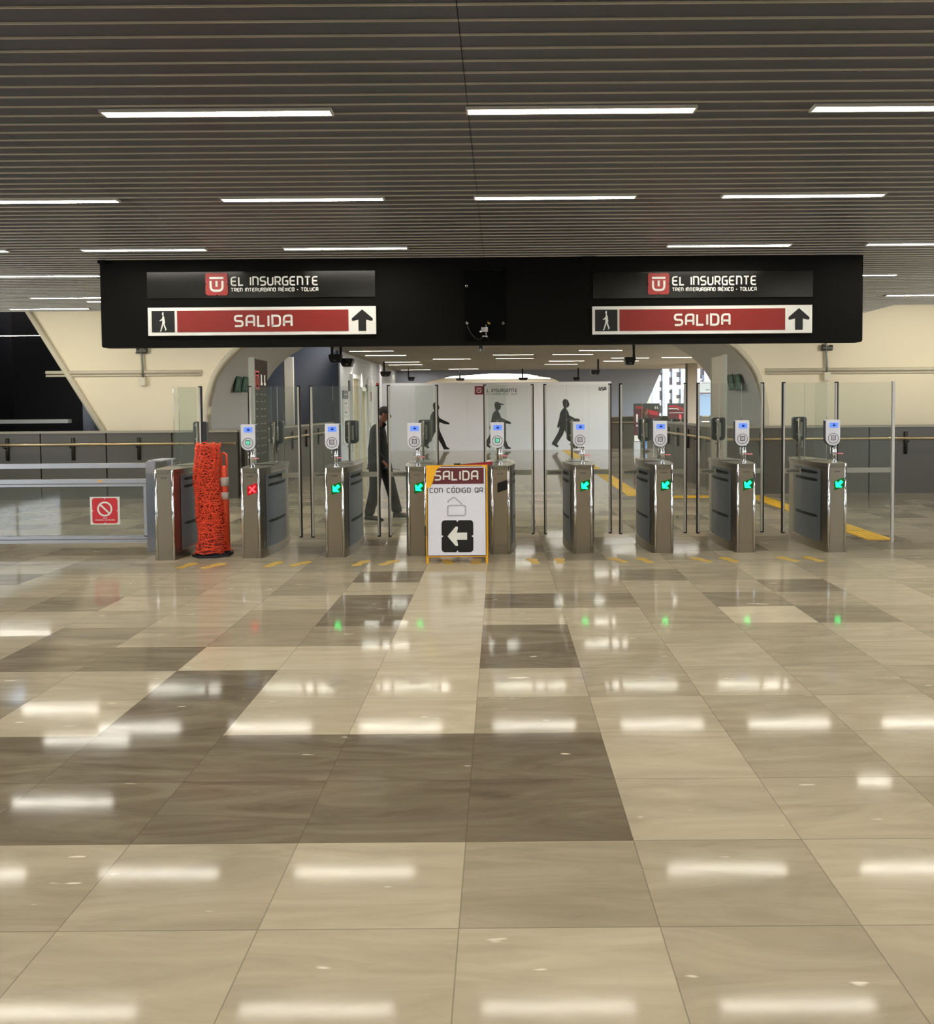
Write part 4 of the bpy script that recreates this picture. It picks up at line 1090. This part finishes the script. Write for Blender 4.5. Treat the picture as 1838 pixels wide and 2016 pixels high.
# ============================================================ HANGING SPEAKERS
def speaker(px, py, Y, w, h, rx, ang, where, form='wedge'):
    x,z = at(px,py,Y); s = w/F*Y; hh = h/F*Y; xr,_ = at(rx,py,Y)
    t = root('hanging_speaker', (x,Y,z), 'black speaker hanging from the ceiling, '+where, 'speaker')
    sg = 1 if ang > 0 else -1
    p = [(x-s/2,z+hh*.35),(x-s*.42*1,z-hh*.3),(x-s*.3,z-hh*.5),(x+s*.32,z-hh*.5),(x+s/2,z+hh*.35),(x+s*.42,z+hh*.5),(x-s*.42,z+hh*.5)]
    part('cabinet', MB().prism(p, Y-.12, Y+.12, 'y'), BLACK, t)
    part('rod', MB().box(xr-.03,xr+.03,Y-.02,Y+.02,z+hh*.4,CEIL), BLACK, t)
    part('badge', MB().box(x-.03,x+.03,Y-.125,Y-.12,z-hh*.3,z-hh*.22), FROST, t)
speaker(661,706,18.9,25,16,654,1,'left one of the close pair just under the beam')
speaker(684,714,19.3,25,16,671,1,'right one of the close pair just under the beam')
speaker(760,736.5,27.5,22,10,756,1,'beside the pale pilaster')
speaker(810,746,32.5,14,8,804,1,'above the left part of the hoarding')
speaker(1239,711,18.9,22,15,1247,-1,'large one under the beam on the right')
speaker(1171,733.5,27,18,9,1177,-1,'left of the large right one')
speaker(1134,746,33,13,7,1138,-1,'small one over the right part of the hoarding')
speaker(906,747,33.2,18,5,905,-1,'tiny one in the bright arch, left')
speaker(1030,746,33.2,20,5,1028,-1,'tiny one in the bright arch, right')
x,z = at(946,685,8.66)
t = root('dome_camera', (x,8.66,z-.03), 'small black camera bracket hanging under the middle of the beam', 'camera')
part('bracket', MB().box(x-.02,x+.02,8.64,8.7,z-.005,bzb), BLACK, t); part('arms', MB().box(x-.032,x-.024,8.66,8.72,z-.05,z+.01).box(x+.024,x+.032,8.66,8.72,z-.05,z+.02), STEELD, t); part('lens', MB().cyl((x,8.68),.02,z-.035,z,14), FROST, t)

# ============================================================ RIGHT HAND SIDE BEYOND THE VAULT
x0,_ = at(1352,780,30.0); x1,_ = at(1371,780,30.0)
solo('square_pillar', MB().box(x0,x1,29.9,30.3,0,CEIL+.2), BEIGEP, 'beige-grey pillar beyond the right parapet', 'pillar')
YS = 24.0; a,z0 = at(1375,822,YS); b,z1 = at(1403,751,YS)
t = root('map_board', ((a+b)/2,YS,0), 'white and pale blue lit information board beyond the vault at right', 'sign')
SB = mat('board_blue',(176,206,240),.5,emit=(160,195,240),es=.35); SW = mat('board_pale',(226,232,240),.5,emit=(225,232,242),es=.4)
part('lower_panel', MB().box(a,b,YS-.03,YS+.03,z0+.06,z0+(z1-z0)*.66), SB, t); part('upper_panel', MB().box(a,b,YS-.03,YS+.03,z0+(z1-z0)*.69,z1), SW, t)
part('divider', MB().box(a,b,YS-.035,YS+.03,z0+(z1-z0)*.66,z0+(z1-z0)*.69), mat('divider_mauve',(150,120,130),.5), t)
m = MB(); L_ = b-a
for k in range(5): m.box(a+L_*(.08+k*.18),a+L_*(.2+k*.18),YS-.034,YS-.031,z0+(z1-z0)*(.625-k*.012),z0+(z1-z0)*(.632-k*.012))
m.box(a+L_*.45,a+L_*.75,YS-.034,YS-.031,z0+(z1-z0)*.76,z0+(z1-z0)*.775); m.box(a+L_*.2,a+L_*.8,YS-.034,YS-.031,z0+(z1-z0)*.95,z0+(z1-z0)*.96)
part('print', m, INK, t); part('stand', MB().box(a+.05,a+.1,YS,YS+.04,0,z0+.06).box(b-.1,b-.05,YS,YS+.04,0,z0+.06), STEELD, t)
# red posters on stands
YP = 30.0
def poster(p0,p1,py0,py1,where,kind):
    a,z0 = at(p0,py1,YP); b,z1 = at(p1,py0,YP)
    t = root('poster_board', ((a+b)/2,YP,0), where, 'poster')
    part('backboard', MB().box(a,b,YP,YP+.06,z0,z1), mat('poster_dark',(58,62,58),.5), t)
    w,h = b-a,z1-z0; RD = mat('poster_red',(176,40,48),.5); DR = mat('poster_deep_red',(86,22,28),.5)
    m = MB(); m.flat([(a+w*.05,z0+h*.03),(b-w*.03,z0+h*.03),(b-w*.03,z0+h*.5),(a+w*.6,z0+h*.62),(a+w*.05,z0+h*.62)], YP-.002); part('deep_red_field', m, DR, t)
    m = MB()
    if kind: m.ribbon([(a+w*.05,z0+h*.8),(a+w*.45,z0+h*.82),(a+w*.8,z0+h*.66),(b-w*.03,z0+h*.5)], h*.14, YP-.004)
    else: m.ribbon([(a+w*.08,z0+h*.74),(a+w*.35,z0+h*.74)], h*.14, YP-.004); m.flat([(a+w*.55,z0+h*.62),(a+w*.95,z0+h*.45),(a+w*.95,z0+h*.2),(a+w*.6,z0+h*.3)], YP-.003)
    part('red_shape', m, RD, t)
    m = MB()
    if kind: m.ribbon([(a+w*.05,z0+h*.66),(a+w*.5,z0+h*.66),(a+w*.65,z0+h*.6)], h*.05, YP-.005); m.ribbon([(a+w*.08,z0+h*.4),(b-w*.05,z0+h*.4)], h*.03, YP-.005)
    else: m.flat([(a+w*.80,z0+h*.66),(a+w*.84,z0+h*.85),(a+w*.86,z0+h*.66)], YP-.005); m.flat([(a+w*.89,z0+h*.66),(a+w*.90,z0+h*.85),(a+w*.95,z0+h*.66)], YP-.005)
    part('white_marks', m, WHITE, t)
    if kind:
        part('red_glow_bar', MB().box(a+w*.68,a+w*.76,YP-.01,YP,z0,z0+h*.28), REDL, t)
    part('stand', MB().box(a+w*.2,a+w*.25,YP+.02,YP+.05,0,z0).box(b-w*.25,b-w*.2,YP+.02,YP+.05,0,z0), STEELD, t)
poster(1247,1298,794,825,'dark green and red poster board beyond the standing woman',0)
poster(1314,1348,794,825,'red swooping train poster left of the beige pillar',1)
a,z0 = at(1248,870,29.7); b,z1 = at(1258,806,29.7)
t = root('banner_stand', ((a+b)/2,29.7,0), 'narrow maroon and white banner at the left edge of the posters', 'banner')
part('banner', MB().box(a,b,29.68,29.7,z0,z1), mat('banner_maroon',(80,18,36),.5), t); part('banner_foot', MB().box(a-.02,b+.02,29.6,29.8,0,z0), PALEG, t)
m = MB(); w = b-a; h = z1-z0; m.flat([(a+w*.35,z0+h*.85),(a+w*.75,z0+h*.85),(a+w*.65,z0+h*.6),(a+w*.4,z0+h*.6)],29.677); m.flat([(a+w*.4,z0+h*.54),(a+w*.9,z0+h*.5),(a+w*.8,z0+h*.46),(a+w*.4,z0+h*.48)],29.677); m.flat([(a,z0+h*.02),(b,z0+h*.02),(b,z0+h*.2),(a,z0+h*.2)],29.677)
part('white_marks', m, WHITE, t)
# daylit facade outside
FIN = mat('facade_fin',(150,154,160),.6,noise=.15,nscale=3); FDK = mat('facade_dark',(66,60,58),.6)
YO = 40.0
t = root('louvred_facade', (11.5,YO,0), 'tall grey louvred facade outside in daylight beyond the hall', 'building')
def ox(px): return at(px,760,YO)[0]
for a,b in ((1304,1317),(1323,1331),(1340,1351),(1372,1378),(1386,1400),(1285,1298)):
    part('fin', MB().box(ox(a),ox(b),YO,YO+.5,0,6.5), FIN, t)
rr = random.Random(5)
for a,b in ((1298,1304),(1317,1323),(1331,1340),(1378,1386)):
    z = .5
    while z < 6: 
        hgt = rr.uniform(.15,.5); m = MB(); m.box(ox(a)+rr.uniform(0,.03),ox(b)-rr.uniform(0,.04),YO+.1,YO+.3,z,z+hgt); part('infill_block', m, FDK, t); z += hgt+rr.uniform(.15,.45)
zr = at(1330,762,YO-.6)[1]
part('handrail_band', MB().box(ox(1309)-.1,ox(1350),YO-.7,YO-.6,zr-.1,zr+.1), mat('facade_white',(226,230,232),.5), t)
t = root('window_block', (8.4,44,0), 'white building with rows of dark windows outside at the left of the facade', 'building')
def ow(px,py): return at(px,py,44)
a,z0 = ow(1284,812); b,z1 = ow(1306,768)
part('facade', MB().box(a,b,44,44.6,0,z1), mat('facade_bright',(236,238,240),.6), t)
m = MB()
for r_ in range(8):
    for c_ in range(3):
        if rr.random() < .85: xx = a+(b-a)*(.3+c_*.22); zz = z0+(z1-z0)*(.05+r_*.115); m.box(xx,xx+(b-a)*rr.uniform(.1,.17),43.98,44,zz,zz+(z1-z0)*.055)
part('windows', m, FDK, t)
solo('roof_block', MB().box(ow(1378,0)[0],ow(1408,0)[0],44,45,ow(1390,745)[1],ow(1390,722)[1]), SLOT, 'black roof mass outside above the lit board', 'building')
struct('ground_outside', MB().box(5.2,60,36.5,90,-.12,-.01), mat('outside_paving',(170,170,168),.8), 'pale paving outside the hall', 'ground')

# ============================================================ PEOPLE
def skin_obj(name, joints, edges, material, parent, sub=2, label=None):
    """joints: list of (x,y,z,r)"""
    org = ORG[parent.name]
    me = bpy.data.meshes.new(name); me.from_pydata([(j[0]-org[0], j[1]-org[1], j[2]-org[2]) for j in joints], edges, [])
    me.materials.append(material); o = bpy.data.objects.new(name, me); COL.objects.link(o)
    md = o.modifiers.new('Skin', 'SKIN'); md.use_smooth_shade = True; md.branch_smoothing = .6
    for k, j in enumerate(joints):
        sv = me.skin_vertices[0].data[k] if me.skin_vertices else None
        if sv: sv.radius = (j[3], j[3]) if len(j) < 5 else (j[3], j[4])
    if not me.skin_vertices: raise RuntimeError('no skin layer')
    me.skin_vertices[0].data[0].use_root = True
    sb = o.modifiers.new('Sub', 'SUBSURF'); sb.levels = sub; sb.render_levels = sub
    # bake the modifiers into a plain mesh
    dg = bpy.context.evaluated_depsgraph_get(); dg.update()
    ev = bpy.data.meshes.new_from_object(o.evaluated_get(dg)); o.modifiers.clear(); o.data = ev
    for p in ev.polygons: p.use_smooth = True
    if len(ev.materials) == 0: ev.materials.append(material)
    o.parent = parent; ORG[o.name] = org
    if label: o['label'] = label
    return o
def ell(mb, c, r, n=16, m_=10, mi=0, rot=0, fn=None):
    vs = []; 
    for i in range(m_+1):
        ph = PI*i/m_
        for j in range(n):
            th = 2*PI*j/n; v = [r[0]*math.sin(ph)*math.cos(th), r[1]*math.sin(ph)*math.sin(th), r[2]*math.cos(ph)]
            if fn: v = fn(v)
            x = v[0]*math.cos(rot)+v[2]*math.sin(rot); z = -v[0]*math.sin(rot)+v[2]*math.cos(rot)
            vs.append((c[0]+x, c[1]+v[1], c[2]+z))
    fs = [(i*n+j, (i+1)*n+j, (i+1)*n+(j+1)%n, i*n+(j+1)%n) for i in range(m_) for j in range(n)]
    return mb.add(vs, fs, mi, True)
def person(X, Y, P, cloth, label, extra=None):
    """P: dict of joints in local metres facing +X: (x,y,z)"""
    t = root('person', (X,Y,0), label, 'person')
    w = lambda k, r, r2=None: (X+P[k][0], Y+P[k][1], P[k][2], r) if r2 is None else (X+P[k][0], Y+P[k][1], P[k][2], r, r2)
    # body: one continuous surface incl. head, arms, hands with fingers, legs
    J = [w('hip',.115,.14), w('waist',.105,.13), w('chest',.12,.16), w('neck0',.07), w('neck1',.052), w('head',.083,.078), w('crown',.07,.066)]
    E = [(0,1),(1,2),(2,3),(3,4),(4,5),(5,6)]
    def add(par, j): J.append(j); E.append((par, len(J)-1)); return len(J)-1
    for s in ('L','R'):
        a = add(2, w('sh'+s,.055)); a = add(a, w('el'+s,.042)); a = add(a, w('wr'+s,.027))
        pm = [P['wr'+s][k]+(P['ha'+s][k]-P['wr'+s][k])*.75 for k in range(3)]
        b = add(a, (X+pm[0], Y+pm[1], pm[2], .03, .02))
        d = Vector([P['ha'+s][k]-P['wr'+s][k] for k in range(3)]).normalized()
        side = Vector((0,1,0)); cur = d.cross(side)
        for f in range(4):
            q = Vector((X+pm[0],Y+pm[1],pm[2]))+side*(-.027+.018*f)+d*.03
            ln = (.034,.04,.037,.03)[f]
            k1 = add(b, (*q, .009)); q2 = q+d*ln; k2 = add(k1, (*q2, .008)); q3 = q2+(d*.5+cur*-.7)*ln*.7; add(k2, (*q3, .0065))
        q = Vector((X+P['wr'+s][0],Y+P['wr'+s][1],P['wr'+s][2]))+d*.03-side*.03; k1 = add(a, (*q, .011)); add(k1, (*(q+d*.035+cur*.012), .008))
    for s in ('L','R'):
        a = add(0, w('th'+s,.085)); a = add(a, w('kn'+s,.055)); a = add(a, w('an'+s,.038)); a = add(a, w('he'+s,.036)); add(a, w('to'+s,.03))
    skin_obj('body', J, E, SKIN, t, 2)
    hd = Vector((X+P['head'][0], Y+P['head'][1], P['head'][2])); tl = P.get('tilt', .3)
    c_,s_ = math.cos(tl), math.sin(tl)
    def hp(f,u,y=0): return (hd.x+f*c_+u*s_, hd.y+y, hd.z-f*s_+u*c_)      # forward/up in head frame
    m = MB(); m.tube([hp(.078,.035),hp(.098,-.002),hp(.082,-.012)], [.007,.013,.01], 8); part('nose', m, SKIN, t)
    for y in (-.032,.032):
        m = MB(); ell(m, hp(.072,.022,y), (.009,.013,.008)); part('eye', m, SIGNBLK, t)
        m = MB(); ell(m, hp(-.005,.0,y*2.5), (.018,.012,.03)); part('ear', m, SKIN, t)
    m = MB(); ell(m, hp(.08,-.042), (.006,.024,.006)); part('mouth', m, mat('lip',(110,60,52),.6), t)
    m = MB()
    def hf(v):
        if v[0] > .03: v[0] = .03+(v[0]-.03)*.45
        if v[0] > 0 and v[2] < .02: v[2] = max(v[2], -.0)
        return v
    if cloth['long']:
        ell(m, hp(-.018,.03), (.103,.092,.10), fn=hf, rot=tl); m.tube([hp(-.05,.02),hp(-.075,-.1),hp(-.085,-.2),hp(-.07,-.3)], [.085,.085,.075,.03], 14)
    else: ell(m, hp(-.012,.035), (.098,.09,.088), fn=hf, rot=tl)
    part('hair', m, cloth['hair'], t)
    # clothes
    J = [w('hip',.155,.175), w('waist',.17,.175), w('chest',.185,.205), w('collar',.10), w('neck1',.078)]; E = [(0,1),(1,2),(2,3),(3,4)]
    hem = [P['hip'][k]*1.0 for k in range(3)]; hem[2] -= .1; J.append((X+hem[0],Y+hem[1],hem[2],.155,.17)); E.append((0,5))
    for s in ('L','R'):
        J += [w('sh'+s,.078), w('el'+s,.064), w('wr'+s,.045)]; n_ = len(J); E += [(2,n_-3),(n_-3,n_-2),(n_-2,n_-1)]
    skin_obj('jacket', J, E, cloth['top'], t, 2)
    J = [w('hip',.12,.15)]; E = []
    for s in ('L','R'):
        J += [w('th'+s,.112), w('kn'+s,.088), w('an'+s,.08)]; q = J[-1]; J.append((q[0],q[1],q[2]-.035,.082)); n_ = len(J); E += [(0,n_-4),(n_-4,n_-3),(n_-3,n_-2),(n_-2,n_-1)]
    skin_obj('trousers', J, E, cloth['leg'], t, 2)
    for s in ('L','R'):
        m = MB(); hx,hy,hz = P['he'+s]; tx,ty,tz = P['to'+s]
        n_ = 8; pts = []; rs = []
        L_ = Vector((tx-hx, ty-hy, 0)); ux = L_.normalized(); vs = []
        prof = [(-.055,.03,.075),(-.03,.042,.09),(.03,.045,.085),(.09,.046,.06),(.15,.05,.042),(.2,.04,.032),(.225,.012,.015)]
        lift = (tz-hz)/max(L_.length,.01)
        for d_, hw, ht in prof:
            base = Vector((X+hx, Y+hy, hz-.035))+ux*d_; base.z += lift*max(d_,0); sd = Vector((-ux.y, ux.x, 0))
            for aa in ((-1,0),(-1,.5),(-.6,1),(.6,1),(1,.5),(1,0)): vs.append(base+sd*hw*aa[0]+Vector((0,0,ht*aa[1])))
        k = 6; fs = [(i*k+j, (i+1)*k+j, (i+1)*k+(j+1)%k, i*k+(j+1)%k) for i in range(len(prof)-1) for j in range(k)]
        fs += [tuple(range(k)), tuple(reversed([(len(prof)-1)*k+j for j in range(k)]))]
        m.add(vs, fs, 0, True); part('shoe', m, cloth['shoe'], t)
    return t
px0, py0 = plane_at(757, 1023, 0); py0 = 11.37; px0 = at(757,900,py0)[0]
P1 = dict(hip=(-.09,0,.93), waist=(-.10,0,1.07), chest=(-.11,0,1.26), neck0=(-.07,0,1.42), neck1=(-.02,0,1.47), head=(.01,0,1.57), crown=(.0,0,1.625), collar=(-.04,0,1.43), tilt=.42,
 shL=(-.12,.19,1.36), elL=(-.15,.25,1.07), wrL=(-.02,.24,.86), haL=(.02,.22,.76),
 shR=(-.11,-.19,1.36), elR=(-.13,-.25,1.08), wrR=(.02,-.24,.89), haR=(.075,-.22,.80),
 thL=(-.02,.10,.82), knL=(.07,.11,.47), anL=(.16,.11,.12), heL=(.15,.11,.05), toL=(.30,.11,.05),
 thR=(-.12,-.10,.82), knR=(-.13,-.11,.48), anR=(-.22,-.11,.12), heR=(-.235,-.11,.05), toR=(-.08,-.11,.04))
t = person(px0, py0, P1, dict(hair=HAIRD, top=JACK, leg=TROU, shoe=SHOE, long=False), 'person in black jacket and dark trousers walking right, head bowed, holding a thin black stick')
m = MB(); m.tube([(px0+.03,py0-.24,.80),(px0+.1,py0-.24,.79),(px0+.26,py0-.24,.755)], [.008,.006,.005], 6)
solo('black_stick', m, BLACK, 'thin black stick held in the walking person\'s hand', 'stick')
x2 = at(1270,840,28.0)[0]
P2 = dict(hip=(0,0,.86), waist=(.0,0,.98), chest=(.0,0,1.18), neck0=(.0,0,1.32), neck1=(.01,0,1.38), head=(.03,0,1.48), crown=(.02,0,1.53), collar=(.0,0,1.35), tilt=.1,
 shL=(0,.17,1.27), elL=(-.03,.22,1.02), wrL=(.06,.2,.84), haL=(.1,.19,.75), shR=(0,-.17,1.27), elR=(-.03,-.22,1.02), wrR=(.14,-.2,.95), haR=(.22,-.18,.93),
 thL=(.0,.09,.76), knL=(.02,.10,.44), anL=(.0,.10,.11), heL=(-.01,.10,.05), toL=(.14,.10,.04), thR=(-.01,-.09,.76), knR=(-.02,-.10,.44), anR=(-.05,-.10,.11), heR=(-.06,-.10,.05), toR=(.08,-.10,.04))
person(x2, 28.0, P2, dict(hair=HAIRB, top=OLIVE, leg=JEAN, shoe=SHOE, long=True), 'distant person with long brown hair, olive top and blue jeans beside the posters')

# ============================================================ LIGHT
def area(name, loc, rot, sx, sy, e, col=(1,.96,.88)):
    l = bpy.data.lights.new(name, 'AREA'); l.shape = 'RECTANGLE'; l.size = sx; l.size_y = sy; l.energy = e; l.color = col
    o = bpy.data.objects.new(name, l); COL.objects.link(o); o.location = loc; o.rotation_euler = rot; return o
def spot(loc, e, ang=.9, aim=(0,0,-1)):
    l = bpy.data.lights.new('downlight', 'SPOT'); l.energy = e; l.spot_size = ang; l.spot_blend = 1; l.shadow_soft_size = .03; l.color = (1,.95,.82)
    o = bpy.data.objects.new('downlight', l); COL.objects.link(o); o.location = loc; o.rotation_euler = Vector(aim).to_track_quat('-Z','Y').to_euler()
for X in (-9.3, -10.8): ceiling_light(X, 17.0, 'lit ceiling strip behind the slanted wall end', grp='strip lights behind the left wall')  # added out of view so the column behind the wall shows
for y in (wx(693), wx(713)): spot((XC+.22, y, CEIL-.1), 200, .8, (-.12,0,-1))
for x in (-10.4,-8.2,7.6,9.6,11.4):
    spot((x, 13.1, 3.2), 70, 2.7, (0,1,-.5))  # added wall spots without fixtures, they brighten the cream walls
# added unseen window frames; area lights put in to fill the hall
for sgn, rot in ((-1,-PI/2),(1,PI/2)):
    fr = MB(); x = sgn*12.45
    for k in range(8): fr.box(x-.05,x+.05,-3.6+k*2.0-.05,-3.6+k*2.0+.05,.7,3.0)
    fr.box(x-.05,x+.05,-3.65,10.45,.64,.7); fr.box(x-.05,x+.05,-3.65,10.45,3.0,3.06)
    struct('window_%d' % (1 if sgn < 0 else 2), fr, POSTW, 'long glazed window in the %s side wall' % ('left' if sgn < 0 else 'right'), 'window')
    area('window_daylight', (sgn*12.4, 3.4, 1.85), (0, sgn*PI/2, 0), 2.2, 13.8, 620, (.86,.93,1.0))
w = bpy.data.worlds.new('World'); SC.world = w; w.use_nodes = True
nt = w.node_tree; bg = nt.nodes['Background']
sky = nt.nodes.new('ShaderNodeTexSky'); sky.sky_type = 'NISHITA'; sky.sun_elevation = .9; sky.sun_rotation = 2.2; sky.sun_disc = False; sky.air_density = 1.2; sky.dust_density = 3
nt.links.new(sky.outputs[0], bg.inputs[0]); bg.inputs[1].default_value = 1.3

# ============================================================ CAMERA
cd = bpy.data.cameras.new('Camera'); cam = bpy.data.objects.new('Camera', cd); COL.objects.link(cam)
cam.matrix_world = Matrix.Translation((0,0,H)) @ CAM_M.to_4x4()
cd.sensor_fit = 'AUTO'; cd.sensor_width = 36; cd.lens = F/2016*36
cd.shift_x = (919-PPX)/2016; cd.shift_y = (PPY-1008)/2016; cd.clip_end = 300; cd.clip_start = .05
SC.camera = cam
SC.view_settings.view_transform = 'Standard'; SC.view_settings.look = 'None'; SC.view_settings.gamma = 1
SC.view_settings.exposure = 0.0
